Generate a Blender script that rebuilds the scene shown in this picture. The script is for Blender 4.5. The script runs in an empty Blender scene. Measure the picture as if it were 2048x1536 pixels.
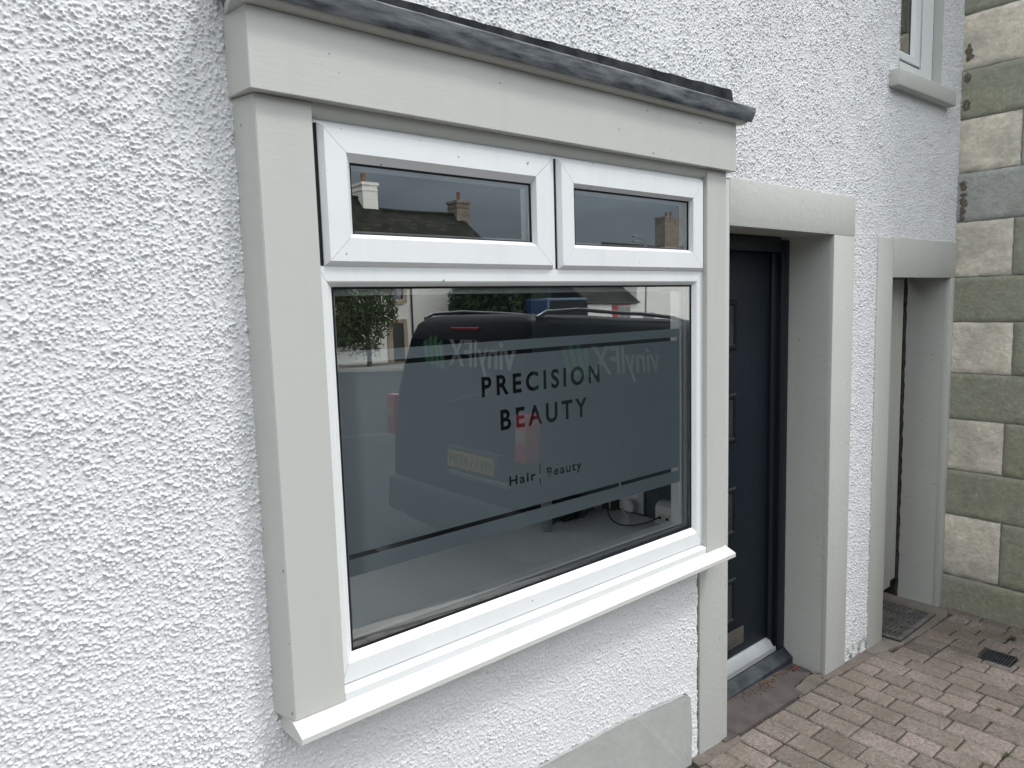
import bpy, bmesh, math, random
import numpy as np
from mathutils import Matrix, Vector, noise as mn
random.seed(7); RNG = np.random.default_rng(7)
SC = bpy.context.scene
COL = SC.collection

# ------------------------------------------------------------------ camera
cam = bpy.data.cameras.new('camera'); cam.sensor_width = 36.0; cam.lens = 36*1412.66/2048
cam.clip_start = 0.02; cam.clip_end = 600
camo = bpy.data.objects.new('camera', cam); COL.objects.link(camo); SC.camera = camo
def rodr(r):
    r = Vector(r); return Matrix.Rotation(r.length, 3, r.normalized())
_M = rodr((1.5959622, -0.60132912, 0.49699646))
_R = Matrix((_M[0], -_M[1], -_M[2])).transposed()
camo.matrix_world = Matrix.Translation((0, -1.5, 1.7)) @ _R.to_4x4()

# ------------------------------------------------------------------ world and sun
SUN_EL, SUN_AZ = 56, 140            # azimuth clockwise from +y
w = bpy.data.worlds.new('World'); SC.world = w; w.use_nodes = True
nt = w.node_tree; nt.nodes.clear()
def N(nt, t, **k):
    n = nt.nodes.new(t)
    for a, b in k.items():
        if a in n.inputs: n.inputs[a].default_value = b
        else: setattr(n, a, b)
    return n
sky = N(nt, 'ShaderNodeTexSky', sky_type='NISHITA', sun_disc=False, sun_elevation=math.radians(SUN_EL), sun_rotation=math.radians(SUN_AZ))
tc = N(nt, 'ShaderNodeTexCoord'); sep = N(nt, 'ShaderNodeSeparateXYZ')
nt.links.new(tc.outputs['Generated'], sep.inputs[0])
ramp = N(nt, 'ShaderNodeValToRGB')
cr = ramp.color_ramp; cr.elements[0].position = 0.0; cr.elements[0].color = (.085, .10, .112, 1)
cr.elements[1].position = 1.0; cr.elements[1].color = (1, 1.0, 1.0, 1)
for p, c in ((.12, (.095, .112, .126)), (.24, (.17, .19, .205)), (.36, (.88, .91, .93))):
    e = cr.elements.new(p); e.color = (*c, 1)
nt.links.new(sep.outputs['Z'], ramp.inputs[0])
mp = N(nt, 'ShaderNodeMapping'); mp.inputs['Scale'].default_value = (1, 1, 3.2)
nt.links.new(tc.outputs['Generated'], mp.inputs[0])
nz = N(nt, 'ShaderNodeTexNoise', Scale=2.6, Detail=7.0, Roughness=.55)
nt.links.new(mp.outputs[0], nz.inputs['Vector'])
mr = N(nt, 'ShaderNodeMapRange'); mr.inputs['From Min'].default_value = .3; mr.inputs['From Max'].default_value = .7
mr.inputs['To Min'].default_value = .62; mr.inputs['To Max'].default_value = 1.5
nt.links.new(nz.outputs['Fac'], mr.inputs['Value'])
mul = N(nt, 'ShaderNodeVectorMath', operation='SCALE'); nt.links.new(ramp.outputs[0], mul.inputs[0]); nt.links.new(mr.outputs[0], mul.inputs['Scale'])
mul2 = N(nt, 'ShaderNodeVectorMath', operation='SCALE'); mul2.inputs['Scale'].default_value = 21.5
nt.links.new(mul.outputs[0], mul2.inputs[0])
mix = N(nt, 'ShaderNodeMix', data_type='RGBA'); mix.inputs[0].default_value = .88
# unseen sky behind the house brightened to light the far houses; left side dimmed
yr = N(nt, 'ShaderNodeMapRange'); yr.inputs['From Min'].default_value = .05; yr.inputs['From Max'].default_value = .75; nt.links.new(sep.outputs['Y'], yr.inputs['Value'])
ym = N(nt, 'ShaderNodeMix', data_type='RGBA'); ym.inputs[7].default_value = (1.75, 1.75, 1.7, 1); nt.links.new(yr.outputs[0], ym.inputs[0]); nt.links.new(ramp.outputs[0], ym.inputs[6]); nt.links.new(ym.outputs[2], mul.inputs[0])
xr = N(nt, 'ShaderNodeMapRange'); xr.inputs['From Min'].default_value = -1; xr.inputs['From Max'].default_value = .8; xr.inputs['To Min'].default_value = .72; xr.inputs['To Max'].default_value = 1.2; nt.links.new(sep.outputs['X'], xr.inputs['Value'])
xm = N(nt, 'ShaderNodeMath', operation='MULTIPLY'); nt.links.new(mr.outputs[0], xm.inputs[0]); nt.links.new(xr.outputs[0], xm.inputs[1]); nt.links.new(xm.outputs[0], mul.inputs['Scale'])
nt.links.new(sky.outputs[0], mix.inputs[6]); nt.links.new(mul2.outputs[0], mix.inputs[7])
bg = N(nt, 'ShaderNodeBackground', Strength=.1); out = N(nt, 'ShaderNodeOutputWorld')
nt.links.new(mix.outputs[2], bg.inputs[0]); nt.links.new(bg.outputs[0], out.inputs[0])
sl = bpy.data.lights.new('sun', 'SUN'); sl.energy = 1.5; sl.angle = math.radians(10); sl.color = (1, .975, .94)
so = bpy.data.objects.new('sun', sl); COL.objects.link(so)
_el, _az = math.radians(SUN_EL), math.radians(SUN_AZ)
sd = Vector((math.sin(_az)*math.cos(_el), math.cos(_az)*math.cos(_el), math.sin(_el)))
so.rotation_euler = sd.to_track_quat('Z', 'Y').to_euler(); so.location = sd*30
vs = SC.view_settings; vs.view_transform = 'Standard'; vs.look = 'None'; vs.exposure = 0.22; vs.gamma = 1.0; vs.use_curve_mapping = False
SC.render.engine = 'CYCLES'
SC.cycles.max_bounces = 10; SC.cycles.transparent_max_bounces = 16

# ------------------------------------------------------------------ materials
MATS = {}
def mat(name, base, rough=.6, spec=.5, metal=0.0, specks=0, var=0.0, vscale=6.0, var2=None, bump=0.0, bscale=60.0, bdist=.004, coat=0.0, stretch=None, detail=6.0):
    """principled material; var mixes towards var2 with a noise, bump from a finer noise (object coordinates = metres)"""
    if name in MATS: return MATS[name]
    m = bpy.data.materials.new(name); m.use_nodes = True; t = m.node_tree; b = t.nodes['Principled BSDF']
    b.inputs['Base Color'].default_value = (*base, 1); b.inputs['Roughness'].default_value = rough
    b.inputs['Specular IOR Level'].default_value = spec; b.inputs['Metallic'].default_value = metal
    b.inputs['Coat Weight'].default_value = coat; b.inputs['Coat Roughness'].default_value = .08
    co = N(t, 'ShaderNodeTexCoord'); vec = co.outputs['Object']
    if stretch:
        q = N(t, 'ShaderNodeMapping'); q.inputs['Scale'].default_value = stretch; t.links.new(vec, q.inputs[0]); vec = q.outputs[0]
    if var:
        n = N(t, 'ShaderNodeTexNoise', Scale=vscale, Detail=detail, Roughness=.6); t.links.new(vec, n.inputs['Vector'])
        r = N(t, 'ShaderNodeMapRange'); r.inputs['From Min'].default_value = .35; r.inputs['From Max'].default_value = .68; r.inputs['To Max'].default_value = var
        t.links.new(n.outputs['Fac'], r.inputs['Value'])
        x = N(t, 'ShaderNodeMix', data_type='RGBA'); x.inputs[6].default_value = (*base, 1); x.inputs[7].default_value = (*(var2 or [c*.6 for c in base]), 1)
        t.links.new(r.outputs[0], x.inputs[0]); t.links.new(x.outputs[2], b.inputs['Base Color'])
        rr = N(t, 'ShaderNodeMapRange'); rr.inputs['To Min'].default_value = max(rough-.08, .02); rr.inputs['To Max'].default_value = min(rough+.12, 1)
        t.links.new(n.outputs['Fac'], rr.inputs['Value']); t.links.new(rr.outputs[0], b.inputs['Roughness'])
    if bump:
        n = N(t, 'ShaderNodeTexNoise', Scale=bscale, Detail=5.0, Roughness=.6); t.links.new(vec, n.inputs['Vector'])
        bp = N(t, 'ShaderNodeBump', Strength=bump, Distance=bdist); t.links.new(n.outputs['Fac'], bp.inputs['Height']); t.links.new(bp.outputs[0], b.inputs['Normal'])
    if specks:
        n = N(t, 'ShaderNodeTexNoise', Scale=58.0, Detail=1.0); t.links.new(co.outputs['Object'], n.inputs['Vector'])
        r = N(t, 'ShaderNodeMapRange'); r.inputs['From Min'].default_value = specks; r.inputs['From Max'].default_value = specks+.02; r.inputs['To Max'].default_value = .8; t.links.new(n.outputs['Fac'], r.inputs['Value'])
        g = N(t, 'ShaderNodeMapping'); g.inputs['Scale'].default_value = (9, 9, .8); t.links.new(co.outputs['Object'], g.inputs[0])
        n6 = N(t, 'ShaderNodeTexNoise', Scale=2.4, Detail=5.0); t.links.new(g.outputs[0], n6.inputs['Vector'])
        r6 = N(t, 'ShaderNodeMapRange'); r6.inputs['From Min'].default_value = .52; r6.inputs['From Max'].default_value = .75; r6.inputs['To Max'].default_value = .06; t.links.new(n6.outputs['Fac'], r6.inputs['Value'])
        mxx = N(t, 'ShaderNodeMath', operation='MAXIMUM'); t.links.new(r.outputs[0], mxx.inputs[0]); t.links.new(r6.outputs[0], mxx.inputs[1])
        x = N(t, 'ShaderNodeMix', data_type='RGBA'); x.inputs[7].default_value = (.16, .15, .13, 1)
        src = b.inputs['Base Color'].links[0].from_socket; t.links.new(src, x.inputs[6]); t.links.new(mxx.outputs[0], x.inputs[0]); t.links.new(x.outputs[2], b.inputs['Base Color'])
    MATS[name] = m; return m
PAINT = (.49, .502, .476)
M_paint = mat('greige_painted_timber', PAINT, .42, .5, specks=.775, var=.35, vscale=2.2, var2=(.462, .474, .45), bump=.12, bscale=30, bdist=.003, stretch=(1, 1, 6))
M_paint2 = mat('greige_painted_masonry', (.485, .498, .474), .62, .35, specks=.775, var=.4, vscale=3.5, var2=(.445, .457, .435), bump=.5, bscale=45, bdist=.004)
M_plinth = mat('greige_plinth_paint', (.39, .405, .395), .7, .3, var=.6, vscale=9, var2=(.33, .35, .335), bump=.5, bscale=28, bdist=.006)
M_upvc = mat('white_plastic_frame', (.75, .775, .785), .3, .5, specks=.775, var=.35, vscale=7, var2=(.66, .68, .69), bump=.04, bscale=12, bdist=.002)
M_sillp = mat('pale_painted_sill', (.57, .585, .56), .4, .5, specks=.775, var=.45, vscale=5, var2=(.50, .51, .48), bump=.12, bscale=30)
M_lead = mat('weathered_lead', (.036, .044, .055), .68, .3, var=.95, vscale=21, var2=(.21, .228, .245), bump=.4, bscale=26, bdist=.004, stretch=(.45, 1, 2.6), detail=9)
M_leadd = mat('dark_lead_upstand', (.005, .008, .013), .8, .1, var=.9, vscale=12, var2=(.05, .05, .052), bump=.6, bscale=20, bdist=.008, detail=9)
M_gask = mat('black_rubber_gasket', (.008, .009, .012), .6, .2)
M_door = mat('anthracite_door_skin', (.004, .0085, .014), .45, .22, var=.4, vscale=8, var2=(.0065, .012, .018), bump=.5, bscale=14, bdist=.004, stretch=(9, 9, .55))
M_doorf = mat('anthracite_frame', (.004, .007, .013), .45, .35, bump=.08, bscale=30)
M_blackglass = mat('dark_obscure_glass', (.01, .014, .018), .12, .6, bump=.3, bscale=40, bdist=.003)
M_steel = mat('dull_letter_plate_metal', (.20, .19, .165), .35, .5, metal=.8, var=.5, vscale=20, var2=(.1, .1, .095))
M_alu = mat('aluminium_weather_bar', (.42, .45, .48), .35, .5, metal=.3, var=.5, vscale=14, var2=(.30, .32, .34))
M_cill_dark = mat('black_threshold', (.010, .015, .021), .6, .3, var=.9, vscale=11, var2=(.06, .07, .08), bump=.3, bscale=30)
M_rubber = mat('grey_rubber_mat', (.10, .102, .10), .8, .25, var=.8, vscale=14, var2=(.22, .215, .20), bump=.4, bscale=90)
M_iron = mat('dark_cast_iron', (.028, .036, .042), .6, .5, metal=.3, var=.6, vscale=60, var2=(.06, .065, .065))
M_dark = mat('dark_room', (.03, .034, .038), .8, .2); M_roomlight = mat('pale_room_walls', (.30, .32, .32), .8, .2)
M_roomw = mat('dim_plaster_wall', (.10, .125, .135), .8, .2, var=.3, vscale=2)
M_work = mat('pale_glossy_worktop', (.80, .86, .88), .14, .6, var=.6, vscale=2.2, var2=(.88, .92, .93), stretch=(3, 1, 1))
M_whitepl = mat('white_plastic', (.74, .75, .74), .35, .5)
M_blackpl = mat('black_plastic', (.008, .009, .011), .4, .5, bump=.6, bscale=40, bdist=.01)
M_doorcream = mat('cream_painted_boards', (.44, .45, .41), .5, .4, var=.5, vscale=4, var2=(.36, .37, .34), stretch=(4, 4, .5))
M_darkrough = mat('dark_rough_brown', (.02, .018, .016), .9, .2, var=.8, vscale=30, var2=(.08, .07, .06), bump=1, bscale=40)  # rough dark brown for the backing and edge strip behind the side door
M_asph = mat('asphalt', (.028, .031, .034), .92, .08, var=.6, vscale=.6, var2=(.045, .047, .047), bump=.5, bscale=90, detail=10)
M_conc = mat('pale_kerb_concrete', (.27, .26, .24), .85, .3, var=.5, vscale=8, bump=.4, bscale=60)
M_whiteline = mat('white_road_paint', (.12, .12, .12), .8, .2, var=.9, vscale=3, var2=(.06, .06, .06))
M_farpave = mat('far_pavement_slabs', (.24, .23, .21), .85, .3, var=.5, vscale=1.4, bump=.2)

def glass_mat(name, tint, base_r, gain, wav):
    m = bpy.data.materials.new(name); m.use_nodes = True; t = m.node_tree; t.nodes.clear()
    o = N(t, 'ShaderNodeOutputMaterial'); mx = N(t, 'ShaderNodeMixShader')
    tr = N(t, 'ShaderNodeBsdfTransparent'); tr.inputs[0].default_value = (*tint, 1)
    g = N(t, 'ShaderNodeBsdfGlossy', Roughness=0.0); g.inputs[0].default_value = (.96, .99, 1, 1)
    f = N(t, 'ShaderNodeFresnel', IOR=1.5)
    a = N(t, 'ShaderNodeMath', operation='MULTIPLY_ADD', use_clamp=True); a.inputs[1].default_value = gain; a.inputs[2].default_value = base_r
    t.links.new(f.outputs[0], a.inputs[0]); t.links.new(a.outputs[0], mx.inputs[0])
    co = N(t, 'ShaderNodeTexCoord'); n = N(t, 'ShaderNodeTexNoise', Scale=2.2, Detail=1.5); t.links.new(co.outputs['Object'], n.inputs['Vector'])
    bp = N(t, 'ShaderNodeBump', Strength=1.0, Distance=wav); t.links.new(n.outputs['Fac'], bp.inputs['Height']); t.links.new(bp.outputs[0], g.inputs['Normal'])
    t.links.new(tr.outputs[0], mx.inputs[1]); t.links.new(g.outputs[0], mx.inputs[2]); t.links.new(mx.outputs[0], o.inputs[0])
    MATS[name] = m; return m
M_glass = glass_mat('double_glazing', (.96, .985, .99), .235, 1.0, .0006)
M_glass_house = mat('window_glass_dark', (.03, .035, .04), .05, .8)

def film_mat():
    m = bpy.data.materials.new('frosted_vinyl_film'); m.use_nodes = True; t = m.node_tree; t.nodes.clear()
    o = N(t, 'ShaderNodeOutputMaterial'); mx = N(t, 'ShaderNodeMixShader'); mx.inputs[0].default_value = .30
    d = N(t, 'ShaderNodeBsdfDiffuse'); d.inputs[0].default_value = (.32, .385, .415, 1)
    tl = N(t, 'ShaderNodeBsdfTranslucent'); tl.inputs[0].default_value = (.42, .46, .48, 1)
    t.links.new(d.outputs[0], mx.inputs[1]); t.links.new(tl.outputs[0], mx.inputs[2]); t.links.new(mx.outputs[0], o.inputs[0])
    return m
M_film = film_mat()

def harl_mat():
    m = bpy.data.materials.new('white_roughcast_harl'); m.use_nodes = True; t = m.node_tree; b = t.nodes['Principled BSDF']
    b.inputs['Roughness'].default_value = .75; b.inputs['Specular IOR Level'].default_value = .3
    co = N(t, 'ShaderNodeTexCoord'); n = N(t, 'ShaderNodeTexNoise', Scale=1.7, Detail=5.0); t.links.new(co.outputs['Object'], n.inputs['Vector'])
    x = N(t, 'ShaderNodeMix', data_type='RGBA'); x.inputs[6].default_value = (.725, .74, .75, 1); x.inputs[7].default_value = (.655, .668, .682, 1)
    t.links.new(n.outputs['Fac'], x.inputs[0])
    # splashes of dirt low on the wall and rare dark specks
    s = N(t, 'ShaderNodeTexNoise', Scale=70.0, Detail=2.0); t.links.new(co.outputs['Object'], s.inputs['Vector'])
    s1 = N(t, 'ShaderNodeMapRange'); s1.inputs['From Min'].default_value = .76; s1.inputs['From Max'].default_value = .80; t.links.new(s.outputs['Fac'], s1.inputs['Value'])
    sp = N(t, 'ShaderNodeSeparateXYZ'); t.links.new(co.outputs['Object'], sp.inputs[0])
    z1 = N(t, 'ShaderNodeMapRange'); z1.inputs['From Min'].default_value = .03; z1.inputs['From Max'].default_value = -.07; z1.inputs['To Max'].default_value = 1.0; t.links.new(sp.outputs['Z'], z1.inputs['Value'])
    n3 = N(t, 'ShaderNodeTexNoise', Scale=26.0, Detail=6.0); t.links.new(co.outputs['Object'], n3.inputs['Vector'])
    n4 = N(t, 'ShaderNodeMapRange'); n4.inputs['From Min'].default_value = .48; n4.inputs['From Max'].default_value = .62; t.links.new(n3.outputs['Fac'], n4.inputs['Value'])
    zm = N(t, 'ShaderNodeMath', operation='MULTIPLY'); t.links.new(z1.outputs[0], zm.inputs[0]); t.links.new(n4.outputs[0], zm.inputs[1])
    ad = N(t, 'ShaderNodeMath', operation='ADD', use_clamp=True); t.links.new(zm.outputs[0], ad.inputs[0]); t.links.new(s1.outputs[0], ad.inputs[1])
    x2 = N(t, 'ShaderNodeMix', data_type='RGBA'); x2.inputs[7].default_value = (.12, .11, .10, 1); t.links.new(x.outputs[2], x2.inputs[6]); t.links.new(ad.outputs[0], x2.inputs[0])
    t.links.new(x2.outputs[2], b.inputs['Base Color'])
    nb = N(t, 'ShaderNodeTexNoise', Scale=210.0, Detail=4.0); t.links.new(co.outputs['Object'], nb.inputs['Vector'])
    bp = N(t, 'ShaderNodeBump', Strength=.9, Distance=.0022); t.links.new(nb.outputs['Fac'], bp.inputs['Height']); t.links.new(bp.outputs[0], b.inputs['Normal'])
    return m
M_harl = harl_mat()

def attr_mat(name, stops, rough=.85, nscale=90.0, speck=.35, bump=.6, bdist=.003, moss=None, bscale=None, streak=None):
    """colour from a per-block attribute 'tint' run through a ramp, with speckle and bump"""
    m = bpy.data.materials.new(name); m.use_nodes = True; t = m.node_tree; b = t.nodes['Principled BSDF']
    b.inputs['Roughness'].default_value = rough; b.inputs['Specular IOR Level'].default_value = .3
    at = N(t, 'ShaderNodeAttribute', attribute_name='tint'); r = N(t, 'ShaderNodeValToRGB'); e = r.color_ramp.elements
    e[0].position, e[0].color = stops[0][0], (*stops[0][1], 1); e[1].position, e[1].color = stops[-1][0], (*stops[-1][1], 1)
    for p, c in stops[1:-1]: k = e.new(p); k.color = (*c, 1)
    t.links.new(at.outputs['Fac'], r.inputs[0])
    co = N(t, 'ShaderNodeTexCoord'); n = N(t, 'ShaderNodeTexNoise', Scale=nscale, Detail=8.0, Roughness=.7); t.links.new(co.outputs['Object'], n.inputs['Vector'])
    q = N(t, 'ShaderNodeMapRange'); q.inputs['From Min'].default_value = .3; q.inputs['From Max'].default_value = .7
    q.inputs['To Min'].default_value = 1-speck; q.inputs['To Max'].default_value = 1+speck; t.links.new(n.outputs['Fac'], q.inputs['Value'])
    s = N(t, 'ShaderNodeVectorMath', operation='SCALE'); t.links.new(r.outputs[0], s.inputs[0]); t.links.new(q.outputs[0], s.inputs['Scale'])
    # large soft stains
    n2 = N(t, 'ShaderNodeTexNoise', Scale=5.0, Detail=5.0); t.links.new(co.outputs['Object'], n2.inputs['Vector'])
    q2 = N(t, 'ShaderNodeMapRange'); q2.inputs['From Min'].default_value = .38; q2.inputs['From Max'].default_value = .66; q2.inputs['To Max'].default_value = .55; t.links.new(n2.outputs['Fac'], q2.inputs['Value'])
    x = N(t, 'ShaderNodeMix', data_type='RGBA'); x.inputs[7].default_value = (*(moss or (.17, .16, .145)), 1); t.links.new(s.outputs[0], x.inputs[6]); t.links.new(q2.outputs[0], x.inputs[0])
    last = x.outputs[2]
    if streak:
        mp = N(t, 'ShaderNodeMapping'); mp.inputs['Scale'].default_value = (1, 14, 2.0); t.links.new(co.outputs['Object'], mp.inputs[0])
        n5 = N(t, 'ShaderNodeTexNoise', Scale=7.0, Detail=8.0, Roughness=.75); t.links.new(mp.outputs[0], n5.inputs['Vector'])
        q5 = N(t, 'ShaderNodeMapRange'); q5.inputs['From Min'].default_value = .56; q5.inputs['From Max'].default_value = .72; q5.inputs['To Max'].default_value = .7; t.links.new(n5.outputs['Fac'], q5.inputs['Value'])
        x5 = N(t, 'ShaderNodeMix', data_type='RGBA'); x5.inputs[7].default_value = (*streak, 1); t.links.new(last, x5.inputs[6]); t.links.new(q5.outputs[0], x5.inputs[0]); last = x5.outputs[2]
    t.links.new(last, b.inputs['Base Color'])
    nb = N(t, 'ShaderNodeTexNoise', Scale=bscale or nscale*1.4, Detail=6.0); t.links.new(co.outputs['Object'], nb.inputs['Vector'])
    bp = N(t, 'ShaderNodeBump', Strength=bump, Distance=bdist); t.links.new(nb.outputs['Fac'], bp.inputs['Height']); t.links.new(bp.outputs[0], b.inputs['Normal'])
    return m
M_paver = attr_mat('block_paving', [(0, (.148, .128, .113)), (.35, (.20, .168, .15)), (.7, (.24, .20, .182)), (1, (.188, .168, .146))], nscale=75, speck=.5, bump=1.0, bdist=.005, moss=(.118, .105, .082))
M_stone = attr_mat('stone_blocks', [(0, (.285, .292, .215)), (.3, (.305, .312, .232)), (.45, (.38, .40, .385)), (.55, (.71, .67, .565)), (.8, (.745, .70, .595)), (1, (.67, .61, .495))],
                   nscale=22, speck=.22, bump=.9, bdist=.006, moss=(.30, .31, .28), bscale=45, streak=(.50, .52, .50))

def joint_mat():
    m = bpy.data.materials.new('jointing_sand_and_moss'); m.use_nodes = True; t = m.node_tree; b = t.nodes['Principled BSDF']; b.inputs['Roughness'].default_value = .95
    co = N(t, 'ShaderNodeTexCoord'); n = N(t, 'ShaderNodeTexNoise', Scale=3.2, Detail=6.0); t.links.new(co.outputs['Object'], n.inputs['Vector'])
    r = N(t, 'ShaderNodeValToRGB'); e = r.color_ramp.elements
    e[0].position, e[0].color = .40, (.035, .029, .023, 1); e[1].position, e[1].color = .72, (.075, .092, .022, 1)
    k = e.new(.54); k.color = (.05, .043, .03, 1)
    t.links.new(n.outputs['Fac'], r.inputs[0]); t.links.new(r.outputs[0], b.inputs['Base Color'])
    nb = N(t, 'ShaderNodeTexNoise', Scale=160.0, Detail=5.0); t.links.new(co.outputs['Object'], nb.inputs['Vector'])
    bp = N(t, 'ShaderNodeBump', Strength=1.0, Distance=.006); t.links.new(nb.outputs['Fac'], bp.inputs['Height']); t.links.new(bp.outputs[0], b.inputs['Normal'])
    return m
M_joint = joint_mat()
M_mortar = mat('pinkish_mortar', (.175, .15, .132), .9, .2, var=.9, vscale=11, var2=(.115, .105, .09), bump=1.0, bscale=50, bdist=.008)
M_slab = mat('red_brown_stone_slab', (.065, .056, .055), .75, .3, var=.9, vscale=10, var2=(.115, .10, .095), bump=.7, bscale=60, bdist=.004, detail=10)

# ------------------------------------------------------------------ object helpers
def thing(name, label, cat, loc=(0, 0, 0), group=None):
    o = bpy.data.objects.new(name, None); COL.objects.link(o); o.location = loc; o.empty_display_size = .1
    o['label'] = label; o['category'] = cat
    if group: o['group'] = group
    return o
def link(name, me, parent=None, label=None):
    o = bpy.data.objects.new(name, me); COL.objects.link(o)
    if parent is not None:
        o.parent = parent
        p = parent; loc = Vector((0, 0, 0))
        while p is not None and p.type == 'EMPTY': loc += p.location; p = p.parent
        if parent.type == 'EMPTY': o.matrix_parent_inverse = Matrix.Translation(-loc)
    if label: o['label'] = label
    return o
def fin(name, bm, m, parent=None, smooth=None, label=None, recalc=True):
    if recalc: bmesh.ops.recalc_face_normals(bm, faces=bm.faces)
    me = bpy.data.meshes.new(name); bm.to_mesh(me); bm.free()
    for k in (m if isinstance(m, (list, tuple)) else [m]): me.materials.append(k)
    if smooth is not None:
        me.polygons.foreach_set('use_smooth', [True]*len(me.polygons)); me.set_sharp_from_angle(angle=math.radians(smooth))
    return link(name, me, parent, label)
def tag(o, label, cat, group=None):
    o['label'] = label; o['category'] = cat
    if group: o['group'] = group
    return o
def struct(o, kind='structure'):
    o['kind'] = kind; return o
def NB(): return bmesh.new()
def box(bm, x0, x1, y0, y1, z0, z1, bev=0.0, seg=2, mi=0):
    v = [bm.verts.new((x, y, z)) for z in (z0, z1) for y in (y0, y1) for x in (x0, x1)]
    fs = [bm.faces.new([v[i] for i in f]) for f in ((0, 2, 3, 1), (4, 5, 7, 6), (0, 1, 5, 4), (2, 6, 7, 3), (0, 4, 6, 2), (1, 3, 7, 5))]
    for f in fs: f.material_index = mi
    if bev:
        es = list({e for f in fs for e in f.edges}); r = bmesh.ops.bevel(bm, geom=es, offset=bev, segments=seg, affect='EDGES', profile=.5)
        for f in r['faces']: f.material_index = mi
    return bm
def prism_x(bm, prof, x0, x1, m0=None, m1=None):
    """profile (y,z) extruded along x; m0/m1 give per-point x shifts for mitres"""
    a = [bm.verts.new((x0+(m0[i] if m0 else 0), y, z)) for i, (y, z) in enumerate(prof)]
    b = [bm.verts.new((x1+(m1[i] if m1 else 0), y, z)) for i, (y, z) in enumerate(prof)]
    n = len(prof)
    for i in range(n): bm.faces.new((a[i], a[(i+1) % n], b[(i+1) % n], b[i]))
    bm.faces.new(a[::-1]); bm.faces.new(b); return bm
def prism_z(bm, poly, z0, z1, bev=0):
    a = [bm.verts.new((x, y, z0)) for x, y in poly]; b = [bm.verts.new((x, y, z1)) for x, y in poly]; n = len(poly)
    fs = [bm.faces.new((a[i], a[(i+1) % n], b[(i+1) % n], b[i])) for i in range(n)] + [bm.faces.new(a[::-1]), bm.faces.new(b)]
    if bev: bmesh.ops.bevel(bm, geom=list({e for f in fs for e in f.edges}), offset=bev, segments=2, affect='EDGES')
    return bm
def ring(bm, loops, gap=.0005):
    """mitred frame; loops = [(x0,x1,z0,z1,y)...]; the four sides stand 2*gap apart at each mitre"""
    for side in range(4):
        rows = []
        for x0, x1, z0, z1, y in loops:
            c = [(x0, z0), (x1, z0), (x1, z1), (x0, z1)]; a, b = c[side], c[(side+1) % 4]
            d = (b[0]-a[0], b[1]-a[1]); L = math.hypot(*d) or 1; d = (d[0]/L*gap, d[1]/L*gap)
            rows.append((bm.verts.new((a[0]+d[0], y, a[1]+d[1])), bm.verts.new((b[0]-d[0], y, b[1]-d[1]))))
        for r, s in zip(rows, rows[1:]): bm.faces.new((r[0], r[1], s[1], s[0]))
        if len(rows) > 2: bm.faces.new([r[0] for r in rows]); bm.faces.new([r[1] for r in rows[::-1]])
    return bm
def tube(bm, pts, r, n=8, caps=True):
    pts = [Vector(p) for p in pts]; rs = r if isinstance(r, (list, tuple)) else [r]*len(pts); prev = None; up = Vector((0, 0, 1))
    for i, p in enumerate(pts):
        d = (pts[min(i+1, len(pts)-1)]-pts[max(i-1, 0)]).normalized()
        if i == 0:
            u = d.cross(up if abs(d.z) < .95 else Vector((0, 1, 0))).normalized()
        u = (u-d*u.dot(d)).normalized(); v = d.cross(u)
        c = [bm.verts.new(p+(u*math.cos(2*math.pi*k/n)+v*math.sin(2*math.pi*k/n))*rs[i]) for k in range(n)]
        if prev:
            for k in range(n): bm.faces.new((prev[k], prev[(k+1) % n], c[(k+1) % n], c[k]))
        elif caps: bm.faces.new(c[::-1])
        prev = c
    if caps: bm.faces.new(prev)
    return bm
def text_curve(body, sx=1.0, spacing=1.0, shear=0.0):
    """outline splines of a text in unit size: list of (bezier point list) and bounds"""
    cu = bpy.data.curves.new('tmp', 'FONT'); cu.body = body; cu.size = 1; cu.space_character = spacing; cu.shear = shear
    ob = bpy.data.objects.new('tmp', cu); COL.objects.link(ob); dg = bpy.context.evaluated_depsgraph_get(); dg.update()
    c = ob.to_curve(dg); S = []
    for s in c.splines:
        S.append([(p.handle_left.copy(), p.co.copy(), p.handle_right.copy(), p.handle_left_type, p.handle_right_type) for p in s.bezier_points])
    ob.to_curve_clear(); bpy.data.objects.remove(ob); bpy.data.curves.remove(cu)
    xs = [p[1].x for s in S for p in s]; ys = [p[1].y for s in S for p in s]
    return S, (min(xs), max(xs), min(ys), max(ys))
def add_splines(cu, S, b, x0, x1, y0, y1):
    kx, ky = (x1-x0)/(b[1]-b[0]), (y1-y0)/(b[3]-b[2])
    f = lambda v: (x0+(v.x-b[0])*kx, y0+(v.y-b[2])*ky, 0)
    for s in S:
        sp = cu.splines.new('BEZIER'); sp.bezier_points.add(len(s)-1); sp.use_cyclic_u = True
        for q, p in zip(sp.bezier_points, s):
            q.handle_left_type = q.handle_right_type = 'FREE'
            q.handle_left = f(p[0]); q.co = f(p[1]); q.handle_right = f(p[2])
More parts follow.
